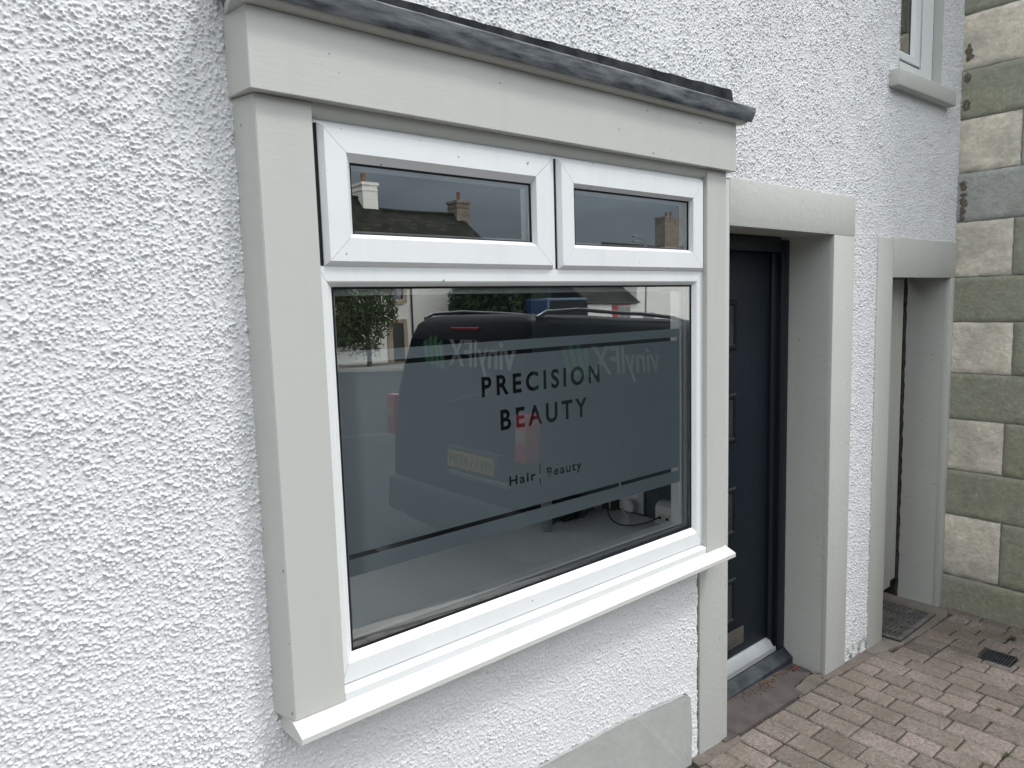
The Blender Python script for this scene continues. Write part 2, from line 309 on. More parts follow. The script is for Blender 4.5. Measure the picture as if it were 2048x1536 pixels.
def add_bold(cu, S, b, x0, x1, y0, y1, w_):
    """outlines as polylines, every contour moved by w_ away from its ink side so the strokes get heavier"""
    kx, ky = (x1-x0-2*w_)/(b[1]-b[0]), (y1-y0-2*w_)/(b[3]-b[2]); C = []
    for s in S:
        P = []
        for p, q in zip(s, s[1:]+s[:1]):
            a0, a1, a2, a3 = p[1], p[2], q[0], q[1]
            straight = abs((a1-a0).cross(a3-a0).z) < 1e-5 and abs((a2-a0).cross(a3-a0).z) < 1e-5
            n = 1 if straight else 8
            for k in range(n):
                t = k/n; v = a0*(1-t)**3+a1*3*t*(1-t)**2+a2*3*t*t*(1-t)+a3*t**3; P.append(((v.x-b[0])*kx+x0+w_, (v.y-b[2])*ky+y0+w_))
        Q = [p for i, p in enumerate(P) if math.hypot(p[0]-P[i-1][0], p[1]-P[i-1][1]) > 1e-6]
        C.append(Q)
    area = lambda P: sum(P[i-1][0]*P[i][1]-P[i][0]*P[i-1][1] for i in range(len(P)))/2
    sgn = 1 if area(max(C, key=lambda P: abs(area(P)))) > 0 else -1
    for P in C:
        sp = cu.splines.new('POLY'); sp.points.add(len(P)-1); sp.use_cyclic_u = True
        for i, p in enumerate(P):
            a, c = P[i-1], P[(i+1) % len(P)]; d1 = Vector((p[0]-a[0], p[1]-a[1])).normalized(); d2 = Vector((c[0]-p[0], c[1]-p[1])).normalized()
            n1 = Vector((d1.y, -d1.x))*sgn; n2 = Vector((d2.y, -d2.x))*sgn; m_ = n1+n2; m_ = m_/max(.35, m_.dot(n1)) if m_.length > .1 else n1
            sp.points[i].co = (p[0]+m_.x*w_, p[1]+m_.y*w_, 0, 1)
def curve_mesh(cu, M, ext=0):
    cu.dimensions = '2D'; cu.fill_mode = 'BOTH'; cu.extrude = ext; cu.resolution_u = 6
    ob = bpy.data.objects.new('tmp', cu); COL.objects.link(ob); dg = bpy.context.evaluated_depsgraph_get(); dg.update()
    me = bpy.data.meshes.new_from_object(ob.evaluated_get(dg)); bpy.data.objects.remove(ob); me.transform(M); return me
def text_part(name, body, m, parent, M, w, h, ext=.002, spacing=1.0, offset=0.0, shear=0.0, label=None):
    cu = bpy.data.curves.new(name, 'CURVE'); S, b = text_curve(body, spacing=spacing, shear=shear); add_splines(cu, S, b, 0, w, 0, h); cu.offset = offset
    me = curve_mesh(cu, M, ext); me.materials.clear(); me.materials.append(m); return link(name, me, parent, label)

# ------------------------------------------------------------------ ground levels
GX = [-40, -3, 0, 2.29, 3.08, 3.5, 4.54, 16, 50, 90]; GZ = [2.0, .26, .10, -.016, -.053, -.08, -.15, -.95, -1.25, -1.3]
def gz(x): return float(np.interp(x, GX, GZ))

def ground_sheet():
    xs = [-60, -40, -20, -10, -5, -3, -1, 0, 1, 2.29, 3.08, 3.5, 4.54, 6, 8, 11, 16, 22, 30, 40, 50, 70, 90, 130]; ys = [-120, -60, -40, -30, -24, -18, -12, -8, -5, -3, -1.87, -.5, 1.2]
    bm = NB(); g = [[bm.verts.new((x, y, gz(x)-.13-.02*min(1, max(0, -y-1.8)/6))) for x in xs] for y in ys]
    for j in range(len(ys)-1):
        for i in range(len(xs)-1): bm.faces.new((g[j][i], g[j][i+1], g[j+1][i+1], g[j+1][i]))
    struct(fin('road', bm, M_asph))
    # far pavement and the near pavement bed
    bm = NB()
    for a, b in zip(xs[3:21], xs[4:22]):
        v = [bm.verts.new(p) for p in ((a, -29.9, gz(a)-.03), (b, -29.9, gz(b)-.03), (b, -26.4, gz(b)-.03), (a, -26.4, gz(a)-.03), (b, -26.4, gz(b)-.2), (a, -26.4, gz(a)-.2))]
        bm.faces.new(v[:4]); bm.faces.new((v[3], v[2], v[4], v[5]))
    struct(fin('far_pavement', bm, M_farpave))
    bm = NB(); px = np.arange(-3, 8.01, .25)
    row = [[bm.verts.new((x, y, gz(x)-.011)) for x in px] for y in (-1.78, .45)]
    for i in range(len(px)-1): bm.faces.new((row[0][i], row[0][i+1], row[1][i+1], row[1][i]))
    struct(fin('pavement_bed', bm, M_joint))
    bm = NB()
    for i in range(13):
        a = -3+i*.9; b = a+.895
        v = [bm.verts.new((x, y, gz(x)+dz)) for x in (a, b) for y, dz in ((-1.78, -.25), (-1.78, .0), (-1.89, .0), (-1.90, -.012), (-1.905, -.25))]
        for k in range(4): bm.faces.new((v[k], v[k+1], v[k+6], v[k+5]))
        bm.faces.new(v[:5]); bm.faces.new(v[5:][::-1])
    struct(fin('kerb', bm, M_conc))
    bm = NB()
    def strip(x0, x1, y0, y1):
        s = [x0]+[x for x in xs if x0 < x < x1]+[x1]
        for a, b in zip(s, s[1:]):
            bm.faces.new([bm.verts.new((x, y, gz(x)-.13-.02+.004)) for x, y in ((a, y0), (b, y0), (b, y1), (a, y1))])
    strip(2, 40, -18.0, -17.85)
    for k in range(6): strip(3+k*5, 5.2+k*5, -13.3, -13.2)
    strip(5, 9, -9.1, -9.0)
    struct(fin('road_marking', bm, M_whiteline))
ground_sheet()

def pavers():
    rnd = random.Random(11); V = []; F = []; T = []
    x = -2.95; row = 0
    holes = [(3.887, 4.033, -.513, -.377)]
    while x < 7.8:
        wd = .117; y = -.012-rnd.random()*.02; first = True
        if x+wd > 3.62 and x < 4.42: y = -.092
        elif x+wd > 2.30 and x < 3.10: y = -.026
        elif x+wd > 2.0: y = -.045
        y1lim = -1.775
        off = rnd.random()*.1
        while y > y1lim+.03:
            L = rnd.choice([.133, .133, .175, .222]) if not first else rnd.choice([.10, .14, .18]); first = False
            y2 = max(y-L, y1lim); xx0, xx1 = x+.0034, x+wd-.0034; ya, yb = y-.0034, y2+.0034
            y = y2
            cx, cy = (xx0+xx1)/2, (ya+yb)/2; parts = []
            if any(xx1 > h[0] and xx0 < h[1] and ya > h[2] and yb < h[3] for h in holes):
                for (px0, px1, pa, pb) in ((xx0, min(xx1, 3.885), ya, yb), (max(xx0, 4.035), xx1, ya, yb), (max(xx0, 3.885), min(xx1, 4.035), ya, -.375), (max(xx0, 3.885), min(xx1, 4.035), -.515, yb)):
                    if px1-px0 > .012 and pa-pb > .012: parts.append((px0, px1, pa, pb))
                continue_full = False
            else: parts.append((xx0, xx1, ya, yb))
            if cx > 4.49 and cy > -1.25: continue
            for xx0_, xx1_, ya_, yb_ in parts:
                tint = rnd.random(); dz = rnd.uniform(-.0015, .0015); tx, ty = rnd.uniform(-.02, .02), rnd.uniform(-.012, .012)
                j = lambda: rnd.uniform(-.0018, .0018); base = len(V); c = .007
                for inset, dzz in ((c, 0), (0.0, -.006), (0.0, -.03)):
                    for px, py in ((xx0_+inset, yb_+inset), (xx1_-inset, yb_+inset), (xx1_-inset, ya_-inset), (xx0_+inset, ya_-inset)):
                        V.append((px+j(), py+j(), gz(px)+dz+dzz+(px-cx)*tx+(py-cy)*ty))
                F.append((base, base+1, base+2, base+3)); T.append(tint)
                for r in (0, 4):
                    for k in range(4): F.append((base+r+(k+1) % 4, base+r+k, base+r+4+k, base+r+4+(k+1) % 4)); T.append(tint)
        x += wd; row += 1
    me = bpy.data.meshes.new('pavement'); me.from_pydata(V, [], F); me.materials.append(M_paver)
    a = me.attributes.new('tint', 'FLOAT', 'FACE'); a.data.foreach_set('value', T)
    struct(link('pavement', me))
pavers()

def lumpy(name, pts, thick, m, parent=None, n=26, amp=.004):
    """a flat patch of mortar with an uneven outline; pts = polygon (x,y), lies on the ground"""
    bm = NB(); rnd = random.Random(len(pts)+int(pts[0][0]*100)); out = []
    for (xa, ya), (xb, yb) in zip(pts, pts[1:]+pts[:1]):
        k = max(2, int(math.hypot(xb-xa, yb-ya)/.02))
        for i in range(k): out.append((xa+(xb-xa)*i/k+rnd.uniform(-amp, amp), ya+(yb-ya)*i/k+rnd.uniform(-amp, amp)))
    top = [bm.verts.new((x, y, gz(x)+thick)) for x, y in out]; bot = [bm.verts.new((x, y, gz(x)-.02)) for x, y in out]
    bm.faces.new(top); n = len(out)
    for i in range(n): bm.faces.new((top[i], top[(i+1) % n], bot[(i+1) % n], bot[i]))
    return fin(name, bm, m, parent)
struct(lumpy('mortar_strip', [(2.05, .02), (2.05, -.045), (2.16, -.055), (2.32, -.05), (2.36, .02)], .001, M_mortar))
struct(lumpy('mortar_patch', [(3.04, .0), (3.05, -.035), (3.3, -.05), (3.5, -.06), (3.55, -.05), (3.56, .0)], .001, M_mortar))
struct(lumpy('side_door_floor', [(3.5, .40), (3.5, -.05), (3.72, -.09), (4.05, -.10), (4.36, -.085), (4.47, -.05), (4.50, .40)], .003, mat('grimy_concrete', (.15, .145, .125), .9, .2, var=.9, vscale=9, var2=(.23, .205, .18), bump=1, bscale=40, bdist=.006)))
struct(lumpy('doorstep_slab', [(2.25, .30), (2.25, -.02), (2.42, -.024), (2.84, -.022), (2.86, .03), (3.06, .05), (3.08, .30)], .006, M_slab, amp=.002))
struct(lumpy('slab_mortar_joint', [(2.80, -.028), (2.88, -.032), (3.12, -.02), (3.12, .03), (3.0, .045), (2.85, .02)], .001, M_mortar))

# ------------------------------------------------------------------ roughcast wall
H = thing('roughcast_house', 'white roughcast building with a grey-framed salon window, dark front door and small side door', 'building', (2.2, 0, 0))
OPEN = [(.53, 2.165, .79, 2.28), (2.12, 3.09, -.3, 1.96), (2.115, 2.28, -.3, 2.0), (3.70, 4.225, 2.76, 4.0), (3.53, 4.53, -.35, 1.975), (2.10, 3.275, -.3, 2.138), (-.3, 2.05, -.4, -.01)]
def patch_top(x): return float(np.interp(x, [.4, 1.3, 1.69, 1.97, 2.03, 2.046], [.35, .322, .307, .278, .270, .250]))
def harl():
    dx = .0013; X0, Z0 = -.30, -.36; nx, nz = int(4.90/dx), int(4.05/dx)
    h = np.zeros((nz, nx), np.float32); h2 = np.zeros((nz, nx), np.float32)
    def stamps(h, n, rmin, rmax, hmin, hmax, R):
        cx = RNG.uniform(R, nx-R-1, n); cz = RNG.uniform(R, nz-R-1, n); r = RNG.uniform(rmin, rmax, n)/dx; hh = RNG.uniform(hmin, hmax, n)
        an = RNG.uniform(0, math.pi, n); el = RNG.uniform(.62, 1.0, n); ca, sa = np.cos(an), np.sin(an); ix = cx.astype(int); iz = cz.astype(int)
        sk = RNG.uniform(-.3, .3, n)
        for j in range(-R, R+1):
            for i in range(-R, R+1):
                u = (ix+i-cx); v = (iz+j-cz); a = (u*ca+v*sa)/r; b = (-u*sa+v*ca)/(r*el); d = a*a+b*b
                val = hh*np.sqrt(np.clip(1-d, 0, 1))*(1+sk*a)
                np.maximum.at(h, (iz+j, ix+i), val.astype(np.float32))
    stamps(h, 270000, .0020, .0040, .0012, .0086, 3)
    stamps(h2, 560000, .0013, .0027, .0004, .0034, 2)
    h = h*.74+h2*1.3
    # smooth a touch and add broad undulation
    k = np.array([.12, .76, .12], np.float32)
    for ax in (0, 1): h = k[0]*np.roll(h, 1, ax)+k[1]*h+k[2]*np.roll(h, -1, ax)
    lo = RNG.normal(size=(nz//24+3, nx//24+3)).astype(np.float32)
    for ax in (0, 1): lo = .25*np.roll(lo, 1, ax)+.5*lo+.25*np.roll(lo, -1, ax)
    zi = np.arange(nz)/24.0; xi = np.arange(nx)/24.0; z0 = zi.astype(int); x0 = xi.astype(int); fz = (zi-z0)[:, None]; fx = (xi-x0)[None]
    L = (lo[z0][:, x0]*(1-fz)*(1-fx)+lo[z0+1][:, x0]*fz*(1-fx)+lo[z0][:, x0+1]*(1-fz)*fx+lo[z0+1][:, x0+1]*fz*fx)
    h = h*(1+.30*L)+L*.0012
    rw = np.random.default_rng(3); wobv = rw.uniform(-.004, .004, 400); wobh = rw.uniform(-.004, .004, 400)
    CO = []; QQ = []; base = 0
    for (xa, xb, za, zb, sx, sz) in ((-.08, .60, .60, 2.50, .0014, .0016), (-.25, -.078, .60, 2.50, .004, .004), (-.25, .60, -.25, .602, .004, .004), (-.25, .60, 2.498, 3.60, .0035, .0035),
                                     (.598, 2.118, -.20, .80, .0020, .0020), (.598, 2.118, 2.26, 3.40, .0024, .0022), (.598, 2.118, 3.398, 3.60, .005, .005), (2.115, 4.532, -.25, 3.38, .0023, .0021), (2.115, 4.532, 3.378, 3.60, .005, .005)):
        xs = np.arange(xa, xb, sx); zs = np.arange(za, zb, sz); xs = np.append(xs, xb); zs = np.append(zs, zb)
        XI = (xs-X0)/dx; ZI = (zs-Z0)/dx; a = XI.astype(int); b = ZI.astype(int); fx = (XI-a)[None]; fz = (ZI-b)[:, None]
        hh = h[b][:, a]*(1-fz)*(1-fx)+h[b+1][:, a]*fz*(1-fx)+h[b][:, a+1]*(1-fz)*fx+h[b+1][:, a+1]*fz*fx
        n, m = len(zs), len(xs); XX, ZZ = np.meshgrid(xs, zs)
        soft = (XX > .55) & (XX < 2.11) & (ZZ < .79); hh = np.where(soft, hh*.72, hh)
        co = np.stack([XX, .0030-hh, ZZ], -1).reshape(-1, 3).astype(np.float32)
        keep = np.ones((n-1, m-1), bool); cx = (xs[:-1]+xs[1:])/2; cz = (zs[:-1]+zs[1:])/2
        wob = np.interp(cx, np.arange(400)*.015-1, wobv); wobz = np.interp(cz, np.arange(400)*.015-1, wobh)
        for x0_, x1_, z0_, z1_ in OPEN[:6]:
            keep &= ~((cx[None] > x0_-wobz[:, None]) & (cx[None] < x1_+wobz[:, None]) & (cz[:, None] > z0_) & (cz[:, None] < z1_+wob[None]))
        keep &= cz[:, None] > (np.interp(cx, GX, GZ)-.06)[None]
        pt = np.array([patch_top(x) for x in cx]); keep &= ~((cx[None] < 2.045) & (cx[None] > .4) & (cz[:, None] < (pt+wob)[None]))
        J, I = np.nonzero(keep); q = np.stack([J*m+I, J*m+I+1, (J+1)*m+I+1, (J+1)*m+I], -1)
        used = np.zeros(n*m, bool); used[q.ravel()] = True; idx = np.cumsum(used)-1
        CO.append(co[used]); QQ.append(idx[q].astype(np.int32)+base); base += int(used.sum())
    co = np.concatenate(CO); q = np.concatenate(QQ)
    # plain continuation outside the detailed area
    ex = [(-6, -.25, -.5, 3.6), (-6, 4.53, 3.6, 5.6)]
    ev = []; ef = []
    for x0_, x1_, z0_, z1_ in ex:
        k0 = len(co)+len(ev); ev += [(x0_, 0, z0_), (x1_, 0, z0_), (x1_, 0, z1_), (x0_, 0, z1_)]; ef.append((k0, k0+1, k0+2, k0+3))
    co = np.concatenate([co, np.array(ev, np.float32)]); q = np.concatenate([q, np.array(ef, np.int32)])
    me = bpy.data.meshes.new('roughcast_wall'); me.vertices.add(len(co)); me.vertices.foreach_set('co', co.ravel())
    me.loops.add(q.size); me.loops.foreach_set('vertex_index', q.ravel())
    me.polygons.add(len(q)); me.polygons.foreach_set('loop_start', np.arange(0, q.size, 4, dtype=np.int32)); me.polygons.foreach_set('loop_total', np.full(len(q), 4, np.int32))
    me.polygons.foreach_set('use_smooth', np.ones(len(q), bool)); me.update(calc_edges=True); me.materials.append(M_harl)
    return link('wall', me, H)
harl()
# painted plinth patch under the window
bm = NB(); pts = []
for x in np.linspace(-.25, 2.045, 60): pts.append((x, patch_top(x)+random.uniform(-.002, .002)))
for z in (.12, .05, 0.0, -.05): pts.append((2.05+random.uniform(-.003, .003), z))
a = [bm.verts.new((x, -.0085+random.uniform(-.0012, .0012), z-(0 if i < 60 else 0))) for i, (x, z) in enumerate(pts)]
low = [bm.verts.new((x, -.0085, gz(x)-.05)) for x in np.linspace(2.05, -.25, 30)]
bm.faces.new(a+low); r = bmesh.ops.extrude_face_region(bm, geom=list(bm.faces)); vv = [v for v in r['geom'] if isinstance(v, bmesh.types.BMVert)]
bmesh.ops.translate(bm, verts=vv, vec=(0, .03, 0))
fin('painted_plinth', bm, M_plinth, H)
# rough gap filler behind the harl edges
bm = NB(); box(bm, .505, .548, .0045, .024, .72, .86); fin('sill_packing', bm, M_sillp, H)
bm = NB(); box(bm, 2.04, 2.115, .004, .02, -.3, .79); fin('wall_backing', bm, M_mortar, H)

# ------------------------------------------------------------------ shop window
# pilasters
bm = NB(); prism_z(bm, [(.525, .005), (.546, -.0675), (.666, -.0675), (.666, .03), (.525, .03)], .812, 2.134, .0015); fin('pilaster', bm, M_paint, H, 40)
bm = NB(); prism_z(bm, [(2.057, .03), (2.057, -.0675), (2.168, -.0675), (2.172, .03)], .812, 2.134, .0015); fin('pilaster', bm, M_paint, H, 40)
bm = NB(); prism_z(bm, [(.519, .03), (.519, .004), (.531, -.09), (2.192, -.09), (2.200, .004), (2.200, .03)], 2.135, 2.291, .0012); fin('fascia', bm, M_paint, H, 40)
# quarter round under the fascia, between the pilasters
prof = [(-.030, 2.1345), (-.066, 2.1345)]+[(-.066+.018*(1-math.cos(t)), 2.132-.026*math.sin(t)) for t in np.linspace(.1, math.pi/2, 6)]+[(-.030, 2.106)]
bm = NB(); prism_x(bm, prof, .6665, 2.0565); fin('window_head_moulding', bm, M_paint, H, 40)
# scotia under the lead
prof = [(.02, 2.2915), (-.092, 2.2915)]+[(-.092-.026*math.sin(t), 2.2915+.016*(1-math.cos(t))) for t in np.linspace(.1, math.pi/2, 6)]+[(-.118, 2.312), (.02, 2.312)]
mm = [-(.0 if y > 0 else -y*.25) for y, z in prof]; bm = NB(); prism_x(bm, prof, .527, 2.196, mm, [-v for v in mm]); fin('cornice_moulding', bm, M_paint, H, 40)
# lead: rolled front and sloping sheet, wavy along its length
def lead():
    bm = NB(); xs = np.linspace(.50, 2.232, 90); rnd = random.Random(3); prev = None; w1 = 0
    base = [(.0, 2.372), (-.06, 2.362), (-.122, 2.3475), (-.130, 2.3455), (-.1335, 2.341), (-.1325, 2.330), (-.129, 2.314), (-.125, 2.302), (-.121, 2.2975), (-.117, 2.300), (-.113, 2.312), (.0, 2.34)]
    for i, x in enumerate(xs):
        w1 = .85*w1+rnd.uniform(-.0004, .0004); w2 = .0009*math.sin(x*13)+.0004*math.sin(x*41+1)
        k = (len(base))
        c = []
        for j, (y, z) in enumerate(base):
            e = 1 if 2 < j < 10 else .2
            sx = (.010*(z-2.298)/.045) if i == len(xs)-1 and j > 2 else 0
            c.append(bm.verts.new((x+sx, y+(w1+w2)*e, z+w2*.8*e+rnd.uniform(-.0004, .0004)*e)))
        if prev:
            for j in range(k): bm.faces.new((prev[j], prev[(j+1) % k], c[(j+1) % k], c[j]))
        else: bm.faces.new(c[::-1])
        prev = c
    bm.faces.new(prev); return fin('lead_canopy', bm, M_lead, H, 35)
lead()
bm = NB(); rnd = random.Random(5); top = []; bot = []
for i, x in enumerate(np.linspace(.46, 2.288, 70)):
    zt = 2.420+.02*max(0, (x-1.2))/1.1+rnd.uniform(-.0015, .0015)
    top.append(bm.verts.new((x, -.009, zt))); bot.append(bm.verts.new((x+(.012 if i == 69 else 0), -.016+rnd.uniform(-.001, .001), 2.352)))
for i in range(69): bm.faces.new((bot[i], bot[i+1], top[i+1], top[i]))
r = bmesh.ops.extrude_face_region(bm, geom=list(bm.faces)); bmesh.ops.translate(bm, verts=[v for v in r['geom'] if isinstance(v, bmesh.types.BMVert)], vec=(0, .014, 0))
fin('lead_flashing', bm, M_leadd, H)
# fixed window frame with the big light
FR = bm = NB()
yf = -.05
box(bm, .6665, 2.0565+.012, -.042, .02, .845, .855)                   # bottom backing
ring(bm, [(.6665, 2.070, .843, 1.797, .02), (.6665, 2.070, .843, 1.797, yf), (.685, 2.028, .888, 1.765, yf), (.689, 2.0235, .893, 1.761, yf+.003), (.702, 2.014, .907, 1.753, -.036), (.702, 2.014, .907, 1.753, .02)])
box(bm, .6665, 1.3715, yf+.003, .02, 2.099, 2.113); box(bm, 1.3715, 2.07, yf+.003, .02, 2.099, 2.113)
box(bm, .6665, 2.07, yf+.0035, .02, 1.7975, 1.800)
box(bm, 1.361, 1.372, yf+.002, .02, 1.80, 2.099); box(bm, 2.06, 2.07, yf+.003, .02, 1.80, 2.099); box(bm, .6665, .674, yf+.002, .02, 1.80, 2.099)
WF = fin('window_frame', bm, M_upvc, H)
# mitre backing so the hairlines are shallow
bm = NB()
for x0, x1, z0, z1 in ((.667, .700, .845, 1.796), (2.018, 2.069, .845, 1.796), (.70, 2.016, .845, .903), (.70, 2.016, 1.757, 1.796)): box(bm, x0, x1, -.0345, .018, z0, z1)
fin('frame_core', bm, M_upvc, WF)
bm = NB(); ring(bm, [(.7022, 2.0138, .9072, 1.7528, -.0355), (.7075, 2.0075, .9125, 1.7475, -.0345), (.7075, 2.0075, .9125, 1.7475, -.03)], 0); fin('gasket', bm, M_gask, WF)
bm = NB(); ring(bm, [(.7075, 2.0075, .9125, 1.7475, -.0215), (.7075, 2.0075, .9125, 1.7475, -.008), (.716, 1.999, .921, 1.739, -.008), (.716, 1.999, .921, 1.739, -.0215), (.7075, 2.0075, .9125, 1.7475, -.0215)], 0); fin('spacer_bar', bm, mat('grey_spacer', (.40, .41, .42), .5), WF)
bm = NB(); ring(bm, [(.69, 2.02, .90, 1.765, -.0075), (.69, 2.02, .90, 1.765, .03), (.722, 1.985, .925, 1.735, .03), (.722, 1.985, .925, 1.735, -.004), (.70, 2.01, .91, 1.75, -.0075)], 0); fin('inner_frame', bm, M_upvc, WF)
def pane(x0, x1, z0, z1, y, parent):
    bm = NB(); bm.faces.new([bm.verts.new(p) for p in ((x0, y, z0), (x1, y, z0), (x1, y, z1), (x0, y, z1))]); o = fin('pane', bm, M_glass, parent, recalc=False); return o
pane(.703, 2.013, .908, 1.752, -.0335, WF)
# hinged top lights
def sash(A, B, Cc, D):
    bm = NB(); ring(bm, [(*A, -.03), (*A, -.051), (*B, -.0625), (*Cc, -.0625), (*D, -.045), (*D, -.02)]); s = fin('sash', bm, M_upvc, H)
    x0, x1, z0, z1 = D
    bm = NB(); box(bm, A[0]+.004, D[0]-.003, -.044, -.025, A[2]+.004, A[3]-.004); box(bm, D[1]+.003, A[1]-.004, -.044, -.025, A[2]+.004, A[3]-.004)
    box(bm, D[0]-.003, D[1]+.003, -.044, -.025, A[2]+.004, D[2]-.003); box(bm, D[0]-.003, D[1]+.003, -.044, -.025, D[3]+.003, A[3]-.004); fin('sash_core', bm, M_upvc, s)
    bm = NB(); ring(bm, [(x0, x1, z0, z1, -.0445), (x0+.004, x1-.005, z0+.003, z1-.005, -.0438), (x0+.004, x1-.005, z0+.003, z1-.005, -.04)], 0); fin('gasket', bm, M_gask, s)
    bm = NB(); ring(bm, [(x0+.002, x1-.002, z0+.002, z1-.002, -.030), (x0+.002, x1-.002, z0+.002, z1-.002, -.014), (x0+.011, x1-.011, z0+.009, z1-.011, -.014), (x0+.011, x1-.011, z0+.009, z1-.011, -.030), (x0+.002, x1-.002, z0+.002, z1-.002, -.030)], 0); fin('spacer_bar', bm, mat('grey_spacer', (.40, .41, .42), .5), s)
    pane(x0, x1, z0, z1, -.0425, s)
    bm = NB(); box(bm, A[0]-.0075, A[0]-.0003, -.0478, -.03, A[2]+.001, A[3]-.001); fin('hinge_seal', bm, M_gask, s)
    return s
sash((.6825, 1.3595, 1.7975, 2.0985), (.6925, 1.3490, 1.808, 2.0880), (.7420, 1.2950, 1.859, 2.0415), (.7570, 1.2905, 1.869, 2.0245))
sash((1.3800, 2.0590, 1.7975, 2.0985), (1.3890, 2.0400, 1.8085, 2.0865), (1.4345, 1.9885, 1.8575, 2.0360), (1.4530, 1.9865, 1.8675, 2.0265))
# plastic cill and timber sill
prof = [(.02, .841), (-.044, .8405), (-.0485, .8375), (-.064, .8318), (-.0662, .829), (-.0655, .812), (-.06, .808), (.02, .808)]
bm = NB(); prism_x(bm, prof, .6668, 2.0568); fin('window_cill', bm, M_upvc, H, 30)
bm = NB(); box(bm, .667, 2.0565, -.046, -.0445, .8408, .8432); fin('cill_groove_strip', bm, M_gask, H)  # black strip stands in for the shaded groove between frame and cill
prof = [(.004, .8115), (-.066, .8115), (-.0975, .7895), (-.1005, .786), (-.1005, .7735), (-.097, .7705), (.004, .7705)]
m0 = [0, .0, .004, .0045, .0045, .004, -.003]; bm = NB(); prism_x(bm, prof, .541, 2.186, m0, [-.012, -.012, .002, .003, .003, .002, -.006]); fin('timber_sill', bm, M_sillp, H, 30)

# frosted film with the lettering cut out
def film():
    cu = bpy.data.curves.new('film', 'CURVE'); k = .9865; X = lambda v: v*k; Z = lambda v: 1.7+(v-1.7)*k
    def rect(x0, x1, z0, z1):
        s = cu.splines.new('POLY'); s.points.add(3); s.use_cyclic_u = True
        for p, q in zip(s.points, ((x0, z0), (x1, z0), (x1, z1), (x0, z1))): p.co = (*q, 0, 1)
    rect(.704, X(1.981), Z(1.0745), Z(1.607))
    rect(.7045, X(1.965), Z(1.5675), Z(1.5795)); rect(.7045, X(1.971), Z(1.1165), Z(1.1285))
    for body, x0, x1, z0, z1, sp, wt in (('PRECISION', 1.128, 1.583, 1.4590, 1.5150, 1.42, .0019), ('BEAUTY', 1.189, 1.524, 1.3610, 1.4190, 1.42, .0019), ('Hair', 1.214, 1.3115, 1.2020, 1.2290, 1.22, .0008), ('Beauty', 1.3555, 1.4975, 1.1935, 1.2300, 1.22, .0008)):
        S, b = text_curve(body, spacing=sp); add_bold(cu, S, b, X(x0), X(x1), Z(z0), Z(z1), wt)
    rect(X(1.3275), X(1.3305), Z(1.184), Z(1.2465))
    me = curve_mesh(cu, Matrix.Translation((0, -.0312, 0)) @ Matrix.Rotation(math.pi/2, 4, 'X')); me.materials.clear(); me.materials.append(M_film)
    link('frosted_film', me, WF, 'frosted film with PRECISION BEAUTY, Hair and Beauty cut out of it')
film()

# ------------------------------------------------------------------ room behind the window
bm = NB()
def quad(bm, *p): bm.faces.new([bm.verts.new(q) for q in p])
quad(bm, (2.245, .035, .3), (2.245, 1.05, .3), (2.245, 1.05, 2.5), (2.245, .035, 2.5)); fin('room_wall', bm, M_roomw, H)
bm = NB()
for ya, yb, za, zb in ((.035, .75, 0, 2.5), (1.95, 3.2, 0, 2.5), (.75, 1.95, 0, 1.15), (.75, 1.95, 2.1, 2.5)): quad(bm, (.2, ya, za), (.2, yb, za), (.2, yb, zb), (.2, ya, zb))      # opening added in the unseen side wall to light the worktop
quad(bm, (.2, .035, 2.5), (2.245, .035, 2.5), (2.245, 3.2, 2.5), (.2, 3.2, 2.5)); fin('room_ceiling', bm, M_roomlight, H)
bm = NB(); quad(bm, (.2, 3.2, .0), (2.245, 3.2, .0), (2.245, 3.2, 2.5), (.2, 3.2, 2.5)); quad(bm, (2.245, 1.05, .0), (2.245, 3.2, .0), (2.245, 3.2, 2.5), (2.245, 1.05, 2.5)); quad(bm, (.2, .035, .1), (2.2, .035, .1), (2.2, 3.2, .1), (.2, 3.2, .1))  # far stretch of the side wall coloured dark to stand in for shade
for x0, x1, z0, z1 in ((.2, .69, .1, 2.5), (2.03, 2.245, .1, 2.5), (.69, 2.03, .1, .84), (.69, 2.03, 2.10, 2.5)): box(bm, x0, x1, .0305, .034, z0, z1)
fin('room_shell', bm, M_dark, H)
bm = NB(); box(bm, .25, 2.238, .036, .76, .775, .815, .004); tag(fin('worktop', bm, M_work, None), 'pale glossy worktop just inside the salon window', 'worktop')
def bev(bm, r): bmesh.ops.bevel(bm, geom=list(bm.edges), offset=r, segments=2, affect='EDGES')
def prism_y(bm, prof, y0, y1):
    """profile (x,z) extruded along y"""
    a = [bm.verts.new((x, y0, z)) for x, z in prof]; b = [bm.verts.new((x, y1, z)) for x, z in prof]; n = len(prof)
    for i in range(n): bm.faces.new((a[i], a[(i+1) % n], b[(i+1) % n], b[i]))
    bm.faces.new(a[::-1]); bm.faces.new(b); return bm
def socket_box():
    t = thing('socket_box', 'white boxy twin data socket on the worktop in the lower right window corner', 'socket', (2.21, .22, .816))
    bm = NB(); prism_y(bm, [(2.188, .816), (2.243, .816), (2.243, .908), (2.214, .908), (2.198, .899), (2.188, .884)], .172, .268); bev(bm, .004); fin('socket_body', bm, M_whitepl, t, 35)
    for y in (.192, .228):
        bm = NB(); box(bm, 2.1855, 2.1885, y, y+.026, .836, .864, .001); f = fin('socket_module', bm, M_whitepl, t)
        bm = NB(); box(bm, 2.1845, 2.186, y+.007, y+.019, .840, .850); fin('port', bm, M_gask, f)
socket_box()
